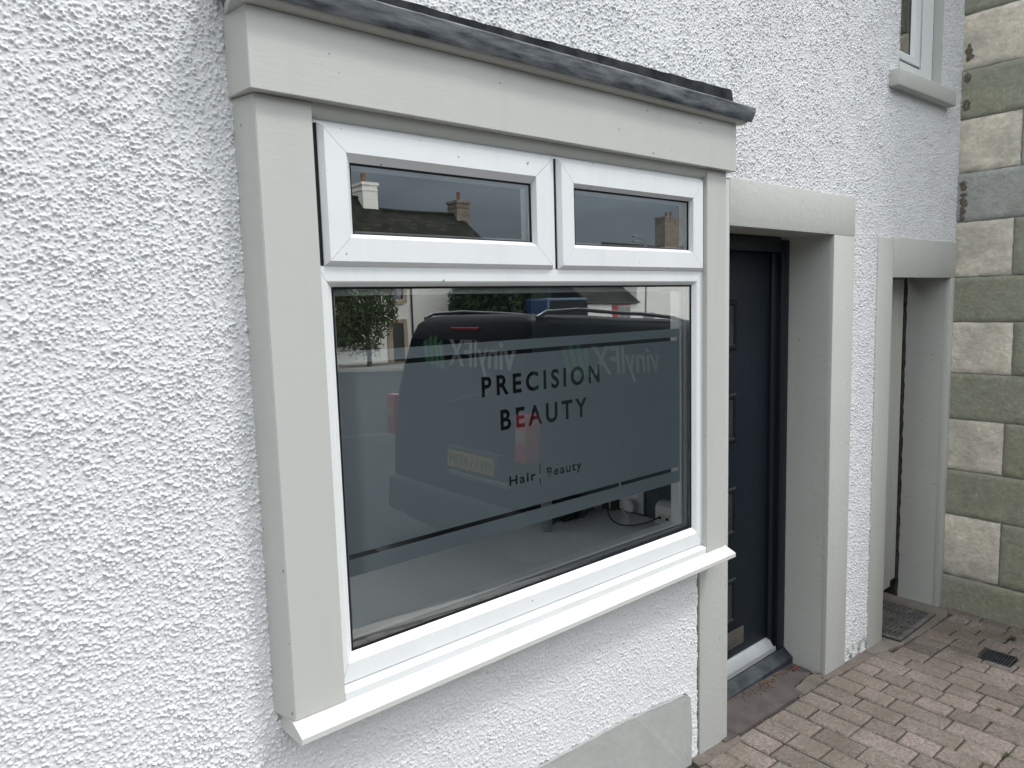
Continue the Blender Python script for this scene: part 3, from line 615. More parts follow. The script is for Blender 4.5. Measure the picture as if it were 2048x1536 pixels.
def cable(name, pts, r, m, label):
    cu = bpy.data.curves.new('t', 'CURVE'); cu.dimensions = '3D'; s = cu.splines.new('NURBS'); s.points.add(len(pts)-1); s.order_u = 4; s.use_endpoint_u = True
    for p, q in zip(s.points, pts): p.co = (*q, 1)
    cu.bevel_depth = r; cu.bevel_resolution = 2; ob = bpy.data.objects.new('t', cu); COL.objects.link(ob); dg = bpy.context.evaluated_depsgraph_get(); dg.update()
    me = bpy.data.meshes.new_from_object(ob.evaluated_get(dg)); bpy.data.objects.remove(ob); me.materials.clear(); me.materials.append(m); return tag(link(name, me), label, 'cable')
cable('network_cable', [(2.184, .243, .846), (2.165, .25, .842), (2.155, .275, .822), (2.10, .30, .819), (2.06, .34, .819), (2.085, .42, .822), (2.13, .47, .84), (2.17, .52, .88)], .0028, M_blackpl, 'black network cable looping over the worktop to the white data socket')
def wall_socket():
    t = thing('wall_socket', 'white double wall socket with a plug in it, on the side wall above the worktop', 'socket', (2.24, .43, .87))
    bm = NB(); box(bm, 2.232, 2.2445, .364, .496, .820, .914, .003); fin('face_plate', bm, M_whitepl, t, 35)
    for y in (.385, .455):
        bm = NB(); box(bm, 2.228, 2.2325, y, y+.012, .892, .904, .001); fin('switch', bm, M_whitepl, t)
wall_socket()
def plug():
    t = thing('mains_plug', 'white three-pin plug pushed into the wall socket with its lead hanging down', 'plug', (2.21, .42, .85))
    bm = NB(); prism_x(bm, [(.392, .832), (.440, .832), (.449, .846), (.446, .868), (.43, .882), (.403, .882), (.387, .868), (.384, .846)], 2.192, 2.2315); bev(bm, .004); fin('plug_body', bm, M_whitepl, t, 40)
    bm = NB(); tube(bm, [(2.21, .416, .834), (2.208, .414, .826), (2.20, .410, .820), (2.185, .40, .819), (2.178, .415, .822), (2.182, .44, .845), (2.195, .455, .875), (2.21, .47, .91), (2.22, .48, .96)], .0034, 8); fin('plug_lead', bm, M_whitepl, t, 60)
plug()
def bag():
    bm = NB(); rnd = random.Random(4)
    bmesh.ops.create_icosphere(bm, subdivisions=4, radius=1)
    for v in bm.verts:
        n = v.co.copy(); k = 1+.10*math.sin(n.x*7+2)*math.sin(n.y*6)+.06*math.sin(n.z*13+n.x*9); v.co = Vector((n.x*.165*k, n.y*.085*k, max(n.z, -.72)*.05*k+.037))
    bmesh.ops.transform(bm, matrix=Matrix.Translation((2.0, .60, .816)) @ Matrix.Rotation(math.radians(-8), 4, 'Z'), verts=bm.verts)
    t = thing('black_bag', 'slumped black bag lying on the worktop by the wall', 'bag', (2.0, .60, .815)); fin('bag_body', bm, M_blackpl, t, 60)
    for k in range(3):
        bm = NB(); tube(bm, [(1.86+.07*k, .53, .822), (1.88+.07*k, .505, .85-.01*k), (1.94+.06*k, .51, .865), (1.99+.05*k, .54, .83)], .006, 8); fin('strap', bm, M_blackpl, t, 60)
bag()
t = thing('black_adaptor', 'black power adaptor with a pale label standing between the black bag and the wall socket', 'adaptor', (2.22, .53, .82))
bm = NB(); box(bm, 2.195, 2.243, .497, .565, .816, .868, .004); ab = fin('adaptor_body', bm, M_blackpl, t, 35)
bm = NB(); box(bm, 2.1935, 2.1955, .512, .520, .824, .860); fin('label', bm, M_whitepl, ab)
t = thing('white_charger', 'small white charger standing beside the black adaptor', 'charger', (2.20, .585, .82))
bm = NB(); box(bm, 2.185, 2.205, .572, .592, .816, .862, .003); fin('charger_body', bm, M_whitepl, t, 35)
bm = NB(); tube(bm, [(2.15, .575, .818), (2.165, .57, .845), (2.175, .572, .875)], .003, 6); fin('charger_lead', bm, M_whitepl, t)
# a pump bottle whose white head shows through the cut-out word
t = thing('pump_bottle', 'grey bottle with a white pump head on the worktop, seen through the cut-out word Beauty', 'bottle', (1.815, .50, .815))
bm = NB(); tube(bm, [(1.815, .50, .816), (1.815, .50, .83), (1.815, .50, .96), (1.815, .50, .98), (1.815, .50, .99)], [.019, .021, .021, .012, .009], 16); fin('bottle_body', bm, mat('grey_plastic', (.22, .25, .265), .4), t, 50)
bm = NB(); tube(bm, [(1.815, .50, .99), (1.815, .50, 1.032)], .007, 10); box(bm, 1.786, 1.850, .492, .508, 1.034, 1.048, .003); box(bm, 1.800, 1.832, .489, .511, .992, 1.006, .003); fin('pump_head', bm, M_whitepl, t, 40)

# ------------------------------------------------------------------ front door
bm = NB(); box(bm, 2.108, 2.287, -.004, .03, -.30, 2.13, .002); box(bm, 2.2875, 3.277, -.0045, .03, 1.968, 2.1385, .002); box(bm, 3.0835, 3.278, -.004, .03, -.35, 1.9675, .002)
quad(bm, (2.3, .02, 1.9682), (3.0835, .02, 1.9682), (3.0835, .26, 1.974), (2.3, .26, 1.974)); quad(bm, (3.0835, .02, -.35), (3.072, .30, -.35), (3.072, .30, 1.98), (3.0835, .02, 1.9682)); quad(bm, (2.2868, .02, -.35), (2.2868, .30, -.35), (2.2868, .30, 1.98), (2.2868, .02, 1.9682))
fin('door_surround', bm, M_paint2, H, 40)
yd = .225
bm = NB(); box(bm, 2.955, 3.006, yd-.012, .28, -.02, 1.955, .002); box(bm, 3.006, 3.071, yd-.03, .28, -.02, 1.96, .003); box(bm, 2.29, 3.0, yd-.030, .28, 1.905, 1.972, .003); box(bm, 2.29, 2.36, yd-.03, .28, -.02, 1.9, .003)
fin('door_frame', bm, M_doorf, H, 40)
D = thing('x', '', ''); bpy.data.objects.remove(D)
bm = NB(); box(bm, 2.362, 2.9535, yd, .27, .03, 1.903, .002)
DR = fin('door', bm, M_door, H, 40)
for z0, z1 in ((1.484, 1.700), (1.080, 1.296), (.662, .880), (.256, .466)):
    bm = NB(); ring(bm, [(2.455, 2.692, z0, z1, yd-.0004), (2.462, 2.685, z0+.007, z1-.007, yd-.009), (2.472, 2.675, z0+.018, z1-.018, yd-.009), (2.482, 2.665, z0+.026, z1-.026, yd-.0012)], 0); fin('panel_moulding', bm, M_door, DR)
    bm = NB(); box(bm, 2.478, 2.669, yd-.0022, yd-.0005, z0+.022, z1-.022); fin('door_pane', bm, M_blackglass, DR)
bm = NB(); box(bm, 2.47, 2.752, yd-.010, yd-.0006, .143, .222, .003); box(bm, 2.49, 2.735, yd-.013, yd-.0101, .158, .207, .002); fin('letter_plate', bm, M_steel, DR, 40)
bm = NB(); prism_x(bm, [(yd, .094), (yd-.006, .093), (yd-.032, .060), (yd-.034, .048), (yd-.01, .046), (yd, .046)], 2.362, 2.966); fin('weather_bar', bm, M_alu, DR, 30)
bm = NB(); box(bm, 2.30, 3.0, yd-.028, .27, .022, .0435, .002); fin('threshold', bm, M_alu, H)
bm = NB(); prism_x(bm, [(.27, .02), (yd-.030, .018), (.155, -.012), (.150, -.016), (.150, -.10), (.27, -.10)], 2.29, 3.0705); fin('door_step', bm, M_cill_dark, H, 30)

# ------------------------------------------------------------------ side door
bm = NB(); box(bm, 3.523, 3.692, -.004, .035, -.35, 1.975, .002); box(bm, 3.6925, 4.521, -.0045, .035, 1.786, 1.982, .002); box(bm, 4.462, 4.5195, -.004, .035, -.40, 1.7855, .002)
quad(bm, (4.462, .03, -.35), (4.456, .225, -.35), (4.456, .225, 1.80), (4.462, .03, 1.7862)); quad(bm, (3.69, .03, 1.7862), (4.462, .03, 1.7862), (4.458, .24, 1.80), (3.69, .24, 1.80)); quad(bm, (3.6915, .03, -.35), (3.6915, .3, -.35), (3.6915, .3, 1.8), (3.6915, .03, 1.7862))
fin('side_door_surround', bm, M_paint2, H, 40)
bm = NB(); box(bm, 3.70, 4.172, .155, .185, .02, 1.784, .003)
SD = fin('side_door', bm, M_doorcream, H, 40, 'cream painted side door hanging short of the floor')
bm = NB(); box(bm, 4.180, 4.288, .175, .215, .035, 1.783, .003); box(bm, 4.172, 4.18, .19, .21, .035, 1.783); fin('door_board', bm, M_doorcream, SD, 40)
bm = NB(); box(bm, 3.62, 4.55, .34, .36, -.3, 1.9); quad(bm, (4.4565, .226, -.35), (4.47, .34, -.35), (4.47, .34, 1.8), (4.4565, .226, 1.80)); fin('side_door_void', bm, M_darkrough, H)  # dark backing, its colour stands in for the shade behind the door
# rough dark strip along the back edge of the reveal
bm = NB(); rnd = random.Random(9); a = []
for i in range(60):
    z = -.14+1.92*i/59; a.append((bm.verts.new((4.447+rnd.uniform(-.002, .002), .235, z)), bm.verts.new((4.456, .222+rnd.uniform(-.004, .002), z))))
for p, q in zip(a, a[1:]): bm.faces.new((p[0], p[1], q[1], q[0]))
fin('rough_dark_edge', bm, M_darkrough, H)

# ------------------------------------------------------------------ upper window
bm = NB(); quad(bm, (4.2235, -.002, 2.75), (4.214, .30, 2.75), (4.214, .30, 4.05), (4.2235, -.002, 4.05)); quad(bm, (3.70, -.002, 2.75), (3.706, .3, 2.75), (3.706, .3, 4.05), (3.70, -.002, 4.05)); quad(bm, (3.7, .0, 4.0), (4.225, .0, 4.0), (4.225, .3, 4.0), (3.7, .3, 4.0))
quad(bm, (3.70, -.002, 2.757), (4.224, -.002, 2.757), (4.224, .09, 2.79), (3.7, .09, 2.79))
fin('window_reveal', bm, M_paint2, H)
bm = NB(); yw = .045
ring(bm, [(3.706, 4.216, 2.779, 4.0, .10), (3.706, 4.216, 2.779, 4.0, yw), (3.768, 4.078, 2.845, 3.95, yw), (3.768, 4.078, 2.845, 3.95, yw+.03)])
UW = fin('upper_window_frame', bm, M_upvc, H)
bm = NB(); ring(bm, [(3.776, 4.066, 2.857, 3.94, yw+.03), (3.776, 4.066, 2.857, 3.94, yw+.006), (3.780, 4.062, 2.861, 3.935, yw+.002), (3.808, 4.000, 2.890, 3.90, yw+.002), (3.818, 3.968, 2.902, 3.89, yw+.012), (3.818, 3.968, 2.902, 3.89, yw+.03)])
US = fin('opening_casement', bm, M_upvc, UW)
bm = NB(); ring(bm, [(3.7685, 4.0775, 2.8455, 3.949, yw+.010), (3.78, 4.060, 2.862, 3.94, yw+.010)], 0); ring(bm, [(3.8185, 3.9675, 2.9025, 3.889, yw+.013), (3.822, 3.962, 2.906, 3.886, yw+.014)], 0); fin('gasket', bm, M_gask, UW)
pane(3.818, 3.968, 2.902, 3.89, yw+.016, UW)
bm = NB(); box(bm, 3.70, 4.22, .12, .13, 2.75, 4.02); fin('upper_room_dark', bm, mat('dim_blind', (.09, .1, .11), .8), H)
bm = NB(); box(bm, 3.600, 4.318, -.045, .03, 2.672, 2.752, .007, 3)
for v in bm.verts: v.co.x += random.uniform(-.002, .002); v.co.z += .01*(v.co.x-3.6)/.7+random.uniform(-.001, .001)
fin('upper_window_sill', bm, M_paint2, H, 40)

# ------------------------------------------------------------------ neighbouring stone building
NBD = thing('stone_building', 'olive and cream block stone building projecting at the right edge', 'building', (4.6, -.6, -.15))
def stones():
    lv = [-.30, .052, .415, .682, .98, 1.245, 1.536, 1.787, 2.093, 2.36, 2.649, 2.909, 3.202, 3.48, 3.76, 4.04, 4.32, 4.6, 4.9, 5.2, 5.5, 5.8]
    V = []; F = []; T = []; rnd = random.Random(21)
    def blk(y0, y1, z0, z1, tint, proud=0.0, j=.006, dress=True):
        """block on the x = 4.52 face; y0 > y1"""
        b = len(V); g = .0035; c = .008; k_seed = rnd.random()*50; X = 4.522-proud; nY, nZ = max(6, int((y0-y1)/.022)), 12
        ya, yb, za, zb = y0-g, y1+g, z0+g, z1-g
        ys = [ya, ya-c]+[ya-c+(yb-ya+2*c)*k/nY for k in range(1, nY)]+[yb+c, yb]; zs = [za, za+c]+[za+c+(zb-za-2*c)*k/nZ for k in range(1, nZ)]+[zb-c, zb]
        for jz, z in enumerate(zs):
            for iy, y in enumerate(ys):
                edge = iy in (0, len(ys)-1) or jz in (0, len(zs)-1)
                q = Vector((y*1.0, z*1.0, k_seed)); am = 1.0 if tint > .5 else .28
                d_ = (mn.noise(q*22)*.0055+mn.noise(q*55)*.0035)*am+mn.noise(q*6)*.002
                V.append((X+(.0055+.002*mn.noise(q*30) if edge else d_), y+(.0035*mn.noise(q*40) if edge else 0), z+(.0035*mn.noise(q*37+Vector((5, 0, 0))) if edge else 0)))
        w_ = len(ys); nzz = len(zs)
        for jz in range(len(zs)-1):
            for iy in range(w_-1): F.append((b+jz*w_+iy, b+(jz+1)*w_+iy, b+(jz+1)*w_+iy+1, b+jz*w_+iy+1)); T.append(tint)
    for k in range(len(lv)-1):
        z0, z1 = lv[k], lv[k+1]
        if k == 0: blk(.03, -.62, z0, z1, .1, .012); blk(-.62, -1.25, z0, z1, .2, .012); continue
        if k % 2 == 1:     # cream quoin then olive block
            e = -.285+rnd.uniform(-.012, .012); blk(.03, e, z0, z1, rnd.uniform(.62, .95)); blk(e, -.80, z0, z1, rnd.choice([.1, .25, .42]), .004); blk(-.80, -1.25, z0, z1, .7)
        else:
            blk(.03, -.55, z0, z1, .44 if k in (8, 9) else rnd.choice([.05, .15, .25]), .002); blk(-.55, -1.25, z0, z1, rnd.choice([.1, .2]), .002)
    me = bpy.data.meshes.new('stone_wall'); me.from_pydata(V, [], F); me.materials.append(M_stone); a = me.attributes.new('tint', 'FLOAT', 'FACE'); a.data.foreach_set('value', T)
    me.polygons.foreach_set('use_smooth', [True]*len(me.polygons)); me.set_sharp_from_angle(angle=math.radians(50)); link('stone_wall', me, NBD)
    bm = NB(); box(bm, 4.528, 9.5, -1.248, 6.0, -.6, 5.8); fin('wall_core', bm, mat('grey_lime_mortar', (.22, .22, .20), .9, .2, var=.9, vscale=14, var2=(.34, .34, .32), bump=1, bscale=60), NBD)
    # rough mortar and exposed rubble where the two buildings meet
    for z, n in ((3.0, 5), (2.85, 3), (2.72, 4), (2.30, 3), (2.22, 4), (2.14, 4)):
        bm = NB()
        for i in range(n+2):
            r = bmesh.ops.create_icosphere(bm, subdivisions=3, radius=1); s_ = [rnd.uniform(.003, .005), rnd.uniform(.008, .022), rnd.uniform(.012, .024)]; o_ = (rnd.uniform(0, .012), rnd.uniform(-.03, .03)); ph = rnd.uniform(0, 6)
            for v in r['verts']:
                k = 1+.22*math.sin(v.co.y*5+ph)*math.cos(v.co.z*6+ph)+rnd.uniform(-.06, .06); v.co = Vector((4.521+v.co.x*s_[0], -.024-o_[0]+v.co.y*s_[1]*k, z+o_[1]+v.co.z*s_[2]*k))
        fin('exposed_mortar', bm, mat('brown_crumbling_mortar', (.10, .085, .075), .95, .2, var=.9, vscale=60, var2=(.24, .22, .19), bump=1, bscale=90), NBD)
stones()
# ------------------------------------------------------------------ mat and gully
def doormat():
    t = thing('door_mat', 'grey rubber basket-weave mat lying at the small side door', 'doormat', (4.0, .1, -.1))
    R = Matrix.Rotation(math.radians(3), 4, 'Z'); cx, cy = 4.015, .105
    def P(bm):
        for v in bm.verts:
            q = R @ Vector((v.co.x, v.co.y, 0)); x = cx+q.x; v.co = Vector((x, cy+q.y, gz(x)+.005+v.co.z))
    W_, D_ = .275, .165
    bm = NB(); box(bm, -W_, W_, -D_, D_, 0, .004); P(bm); fin('mat_base', bm, M_gask, t)
    bm = NB()
    for x0, x1, y0, y1 in ((-W_, W_, -D_, -D_+.022), (-W_, W_, D_-.045, D_), (-W_, -W_+.02, -D_+.0225, D_-.0455), (W_-.02, W_, -D_+.0225, D_-.0455)): box(bm, x0, x1, y0, y1, .003, .014, .002, 1)
    P(bm); fin('mat_border', bm, M_rubber, t)
    bm = NB(); nx, ny = 10, 6; cw = (2*W_-.042)/nx; ch = (2*D_-.069)/ny
    for i in range(nx):
        for j in range(ny):
            x = -W_+.021+i*cw; y = -D_+.023+j*ch
            e = .0042; h_ = .0125 if (i+j) % 2 else .0118
            box(bm, x, x+e, y, y+ch, .0035, h_); box(bm, x+e+.0001, x+cw-.0001, y, y+e, .0035, h_)
            if (i+j) % 2:
                for k in (1, 2): box(bm, x+e+.0002, x+cw-.0002, y+e+(ch-e)*k/3-.003, y+e+(ch-e)*k/3+.001, .0035, h_+.0004)
            else: box(bm, x+e+(cw-e)/2-.004, x+e+(cw-e)/2+.004, y+e+.0002, y+ch-.0002, .0035, h_+.0004)
    P(bm); fin('mat_weave', bm, M_rubber, t)
doormat()
def gully():
    t = thing('gully_cover', 'small square black slotted drain grate set in the block paving', 'drain cover', (3.96, -.445, -.11))
    z = gz(3.96)
    bm = NB(); box(bm, 3.893, 4.030, -.510, -.380, z-.03, z-.008); fin('grate_pan', bm, M_gask, t)
    bm = NB()
    for x0, x1, y0, y1 in ((3.893, 4.030, -.510, -.502), (3.893, 4.030, -.388, -.380), (3.893, 3.901, -.5018, -.3882), (4.022, 4.030, -.5018, -.3882)): box(bm, x0, x1, y0, y1, z-.012, z+.002)
    for k in range(9):
        y = -.496+k*.0122
        box(bm, 3.903, 3.958, y, y+.006, z-.008, z+.0015); box(bm, 3.965, 4.020, y, y+.006, z-.008, z+.0015)
    box(bm, 3.9585, 3.9645, -.5, -.389, z-.008, z+.0018)
    fin('grate', bm, M_iron, t)
gully()
# dead leaves and grit by the door step; tuft of weed at the stone wall
def litter():
    rnd = random.Random(8); bm = NB()
    for i in range(170):
        x = rnd.gauss(2.86, .14); y = .14-abs(rnd.gauss(0, .022)); s = rnd.uniform(.002, .0055)
        if not 2.35 < x < 3.05: continue
        a = rnd.uniform(0, 6.3); z = gz(x)+.009
        bm.faces.new([bm.verts.new((x+s*math.cos(a+q)*k, y+s*math.sin(a+q)*k, z+rnd.uniform(0, .003))) for q, k in ((0, 1.4), (1.6, .7), (3.1, 1.4), (4.7, .7))])
    struct(fin('leaf_litter', bm, mat('dry_leaf', (.16, .10, .055), .9, .2, var=.8, vscale=60, var2=(.05, .035, .025))), 'stuff')
    bm = NB()
    for i in range(420):
        x = rnd.uniform(2.05, 4.7); y = -rnd.random()**1.6*1.2-.02; s = rnd.uniform(.0008, .0024)
        z = gz(x)+.003
        r = bmesh.ops.create_icosphere(bm, subdivisions=1, radius=s); bmesh.ops.translate(bm, verts=r['verts'], vec=(x, y, z))
    struct(fin('grit', bm, mat('harl_grit', (.55, .54, .50), .9, .2, var=.9, vscale=9, var2=(.08, .075, .07))), 'stuff')
litter()
def weed(x, y, s, label, n=26):
    rnd = random.Random(int(x*100)); t = thing('weed', label, 'weed', (x, y, gz(x)), 'weeds in the paving joints'); bm = NB()
    for i in range(n):
        a = rnd.uniform(0, 6.3); L = rnd.uniform(.4, 1)*s; h_ = rnd.uniform(.3, 1)*s*.8; w_ = L*.16
        d = Vector((math.cos(a), math.sin(a), 0)); q = Vector((-d.y, d.x, 0)); o = Vector((x, y, gz(x)))+d*rnd.uniform(0, s*.2)
        p = [o-q*w_*.4, o+q*w_*.4, o+d*L*.5+q*w_+Vector((0, 0, h_)), o+d*L+Vector((0, 0, h_*.8)), o+d*L*.5-q*w_+Vector((0, 0, h_))]
        bm.faces.new([bm.verts.new(v) for v in p])
    fin('leaves', bm, mat('weed_leaf', (.04, .062, .018), .7, .3, var=.6, vscale=40, var2=(.10, .12, .03)), t)
weed(4.28, -.425, .026, 'green weed rooted in the paving joint beside the stone wall base')
weed(3.005, -.745, .016, 'low mossy weed in the paving joint furthest from the wall')
weed(3.37, -.62, .014, 'tiny mossy weed in the paving joint level with the gap between the doors')
bm = NB(); 
for i in range(7):
    a = i*.9; c = Vector((3.0, .098, gz(3.0)+.012)); bm.faces.new([bm.verts.new(c+Vector((math.cos(a)*.009*k, math.sin(a)*.007*k, .002*i*k))) for a, k in ((a, 1), (a+.9, 1.2), (a+1.8, .9), (a+3, .3))])
tag(fin('sweet_wrapper', bm, mat('red_foil', (.42, .03, .05), .3, .6)), 'scrap of red wrapper among the dead leaves on the doorstep', 'wrapper')

# ------------------------------------------------------------------ across the street (seen in the window glass)
M_white = mat('white_limewash', (.78, .77, .73), .8, .3, var=.5, vscale=.9, var2=(.70, .69, .65), bump=.3, bscale=8, bdist=.02)
M_sand = mat('sandstone_dressing', (.40, .34, .25), .8, .3, var=.5, vscale=3, bump=.4, bscale=12, bdist=.01)
def slate_mat():
    m = bpy.data.materials.new('slate_roof'); m.use_nodes = True; t = m.node_tree; b = t.nodes['Principled BSDF']; b.inputs['Roughness'].default_value = .9; b.inputs['Specular IOR Level'].default_value = .15
    co = N(t, 'ShaderNodeTexCoord'); sp = N(t, 'ShaderNodeSeparateXYZ'); cb = N(t, 'ShaderNodeCombineXYZ'); t.links.new(co.outputs['Object'], sp.inputs[0]); t.links.new(sp.outputs['X'], cb.inputs['X']); t.links.new(sp.outputs['Z'], cb.inputs['Y'])
    br = N(t, 'ShaderNodeTexBrick', Scale=1.0); br.inputs['Brick Width'].default_value = .5; br.inputs['Row Height'].default_value = .24; br.inputs['Mortar Size'].default_value = .03; br.inputs['Mortar Smooth'].default_value = .3
    br.inputs['Color1'].default_value = (.012, .012, .012, 1); br.inputs['Color2'].default_value = (.075, .068, .058, 1); br.inputs['Mortar'].default_value = (.015, .015, .016, 1); br.inputs['Bias'].default_value = -.3
    t.links.new(cb.outputs[0], br.inputs['Vector'])
    n = N(t, 'ShaderNodeTexNoise', Scale=1.3, Detail=6.0); t.links.new(co.outputs['Object'], n.inputs['Vector'])
    x = N(t, 'ShaderNodeMix', data_type='RGBA'); x.inputs[7].default_value = (.03, .033, .024, 1); t.links.new(n.outputs['Fac'], x.inputs[0]); t.links.new(br.outputs['Color'], x.inputs[6]); t.links.new(x.outputs[2], b.inputs['Base Color'])
    bp = N(t, 'ShaderNodeBump', Strength=.6, Distance=.03); t.links.new(br.outputs['Fac'], bp.inputs['Height']); bp.invert = True; t.links.new(bp.outputs[0], b.inputs['Normal'])
    return m
M_slate = slate_mat()
M_chst = mat('sooty_chimney_stone', (.13, .105, .085), .9, .2, var=.9, vscale=4, var2=(.28, .25, .21), bump=.5, bscale=9, bdist=.02)
M_pot = mat('terracotta_pot', (.22, .12, .07), .8, .3, var=.5, vscale=6)
M_blackpaint = mat('black_gloss_paint', (.015, .015, .017), .3, .5)
M_body = mat('midnight_blue_car_paint', (.002, .0035, .007), .4, .06)
M_tint = mat('privacy_glass', (.0012, .002, .004), .1, .06)
M_trim = mat('black_bumper_plastic', (.012, .013, .015), .6, .3)
M_red = mat('red_lamp_lens', (.22, .006, .01), .15, .6, coat=.5)
M_amber = mat('clear_lamp_lens', (.20, .14, .10), .15, .6, coat=.5)
M_plate = mat('yellow_plate', (.24, .17, .035), .4, .5)
M_vin = mat('white_vinyl_lettering', (.17, .175, .18), .5, .4)
M_green = mat('green_vinyl', (.03, .12, .055), .5, .4)
M_tyre = mat('tyre_rubber', (.02, .02, .02), .85, .3)
M_rim = mat('dark_steel_rim', (.02, .021, .023), .5, .4)
M_rail = mat('silver_roof_rail', (.16, .17, .18), .35, .5, metal=.9)
M_leaf1 = mat('tree_leaves', (.075, .105, .045), .7, .3, var=.8, vscale=1.5, var2=(.03, .045, .02))
M_leaf2 = mat('dark_conifer_leaves', (.02, .036, .018), .8, .2, var=.8, vscale=1.2, var2=(.035, .055, .025))
M_bark = mat('bark', (.09, .075, .06), .9, .2, bump=.8, bscale=20)
M_blue = mat('bus_blue', (.008, .04, .11), .3, .5)
M_lime = mat('bus_green', (.07, .18, .03), .4, .5)
M_redd = mat('red_door_paint', (.33, .02, .03), .4, .5)

def window_part(p, x0, x1, z0, z1, y, dress=True):
    bm = NB(); ring(bm, [(x0, x1, z0, z1, y+.03), (x0, x1, z0, z1, y-.005), (x0+.05, x1-.05, z0+.05, z1-.05, y-.005), (x0+.05, x1-.05, z0+.05, z1-.05, y+.02)], 0)
    box(bm, x0+.05, x1-.05, y-.001, y+.01, (z0+z1)/2-.025, (z0+z1)/2+.025)
    box(bm, (x0+x1)/2-.012, (x0+x1)/2+.012, y+.001, y+.008, z0+.05, z1-.05)
    f = fin('window', bm, M_upvc, p)
    bm = NB(); box(bm, x0+.03, x1-.03, y+.012, y+.02, z0+.03, z1-.03); fin('pane', bm, M_glass_house, f)
def mirror_y(objs): pass
def chimney(p, x0, x1, y0, y1, z0, z1, pots, m):
    bm = NB(); box(bm, x0, x1, y0, y1, z0, z1); box(bm, x0-.07, x1+.07, y0-.07, y1+.07, z1-.16, z1-.02); box(bm, x0-.04, x1+.04, y0-.04, y1+.04, z1-.45, z1-.40)
    c = fin('chimney', bm, m, p)
    for i in range(pots):
        y = y0+(y1-y0)*(i+.5)/pots; bm = NB(); tube(bm, [((x0+x1)/2, y, z1-.03), ((x0+x1)/2, y, z1+.1), ((x0+x1)/2, y, z1+.48), ((x0+x1)/2, y, z1+.52)], [.16, .13, .12, .15], 14); fin('chimney_pot', bm, M_pot, c, 40)
def roof(p, x0, x1, yf, yb, ze, zr, hipR=0, hipL=0, m=None):
    """ridge along x; yf = front eaves (nearest us, larger y), yb = back"""
    ym = (yf+yb)/2; o = .25; bm = NB(); sl = (zr-ze)/abs(yf-ym)
    A = [(x0-.1, yf+o, ze-o*sl), (x1+.1, yf+o, ze-o*sl), (x1+.1-hipR, ym, zr), (x0-.1+hipL, ym, zr), (x0-.1, yb-o, ze-o*sl), (x1+.1, yb-o, ze-o*sl)]
    v = [bm.verts.new(q) for q in A]
    for f in ((0, 1, 2, 3), (5, 4, 3, 2), (1, 5, 2), (4, 0, 3)): bm.faces.new([v[i] for i in f])
    r = bmesh.ops.extrude_face_region(bm, geom=list(bm.faces)); bmesh.ops.translate(bm, verts=[q for q in r['geom'] if isinstance(q, bmesh.types.BMVert)], vec=(0, 0, -.14))
    rf = fin('roof', bm, m or M_slate, p)
    bm = NB(); tube(bm, [(x0-.1+hipL, ym, zr+.03), (x1+.1-hipR, ym, zr+.03)], .11, 8); fin('ridge_tiles', bm, M_slate, rf)
    bm = NB(); tube(bm, [(x0, yf+o+.03, ze-o*sl-.06), (x1, yf+o+.03, ze-o*sl-.06)], .06, 8); fin('gutter', bm, M_blackpaint, p)
    return rf
Yh = -30.0
A = thing('white_house', 'white limewashed house with sandstone-dressed door and higher slate roof, reflected on the left', 'house', (14, -33, -1))
bm = NB(); box(bm, 5, 19.45, -37, Yh, -1.6, 4.2); wl = fin('wall', bm, M_white, A)
roof(A, 5, 19.45, Yh, -37, 4.2, 7.7)
def gable(p, x0, x1, yf, yb, z0, ze, zr, m):
    bm = NB(); prism_x(bm, [(yf-.01, z0), (yf-.01, ze-.05), ((yf+yb)/2, zr-.16), (yb+.01, ze-.05), (yb+.01, z0)], x0, x1); fin('gable_wall', bm, m, p)
gable(A, 19.2, 19.455, Yh, -37, 4.0, 4.2, 7.7, M_white)
chimney(A, 18.55, 19.42, -34.3, -32.9, 5.2, 8.5, 1, M_white)
bm = NB(); box(bm, 18.28, 18.92, Yh-.02, Yh+.02, -1.0, .97, .01); d = fin('door', bm, M_blackpaint, A)
bm = NB(); box(bm, 17.98, 18.28, Yh-.02, Yh+.08, -1.1, 1.18, .02); box(bm, 18.92, 19.14, Yh-.02, Yh+.08, -1.1, 1.18, .02); box(bm, 18.285, 18.915, Yh-.02, Yh+.079, .975, 1.179, .02); fin('door_surround', bm, M_sand, A)
for xa in (18.32, 15.0, 11.4, 8.0):
    window_part(A, xa, xa+.68, 2.16, 3.55, Yh+.05)
    bm = NB(); box(bm, xa-.2, xa, Yh-.02, Yh+.06, 2.0, 3.75, .015); box(bm, xa+.68, xa+.88, Yh-.02, Yh+.06, 2.0, 3.75, .015); box(bm, xa+.002, xa+.678, Yh-.02, Yh+.10, 1.92, 2.158, .015); fin('window_surround', bm, M_sand, A)
for xa in (14.8, 11.2): window_part(A, xa, xa+1.0, -.1, 1.4, Yh+.05)
bm = NB(); tube(bm, [(19.44, Yh+.09, 4.1), (19.44, Yh+.09, -1.1)], .05, 8); tube(bm, [(19.44, Yh+.09, 3.3), (19.44, Yh+.09, 3.1)], .09, 8); fin('downpipe', bm, M_blackpaint, A)
B = thing('hipped_house', 'white house with lower hipped slate roof and end chimney, reflected beside its taller neighbour', 'house', (23, -33, -1))
bm = NB(); box(bm, 19.46, 26.3, -37, Yh, -1.6, 3.9); fin('wall', bm, M_white, B)
roof(B, 19.56, 26.3, Yh, -37, 3.9, 7.15, hipR=1.2)
chimney(B, 24.75, 25.75, -34.1, -33.1, 6.3, 8.0, 1, M_chst)
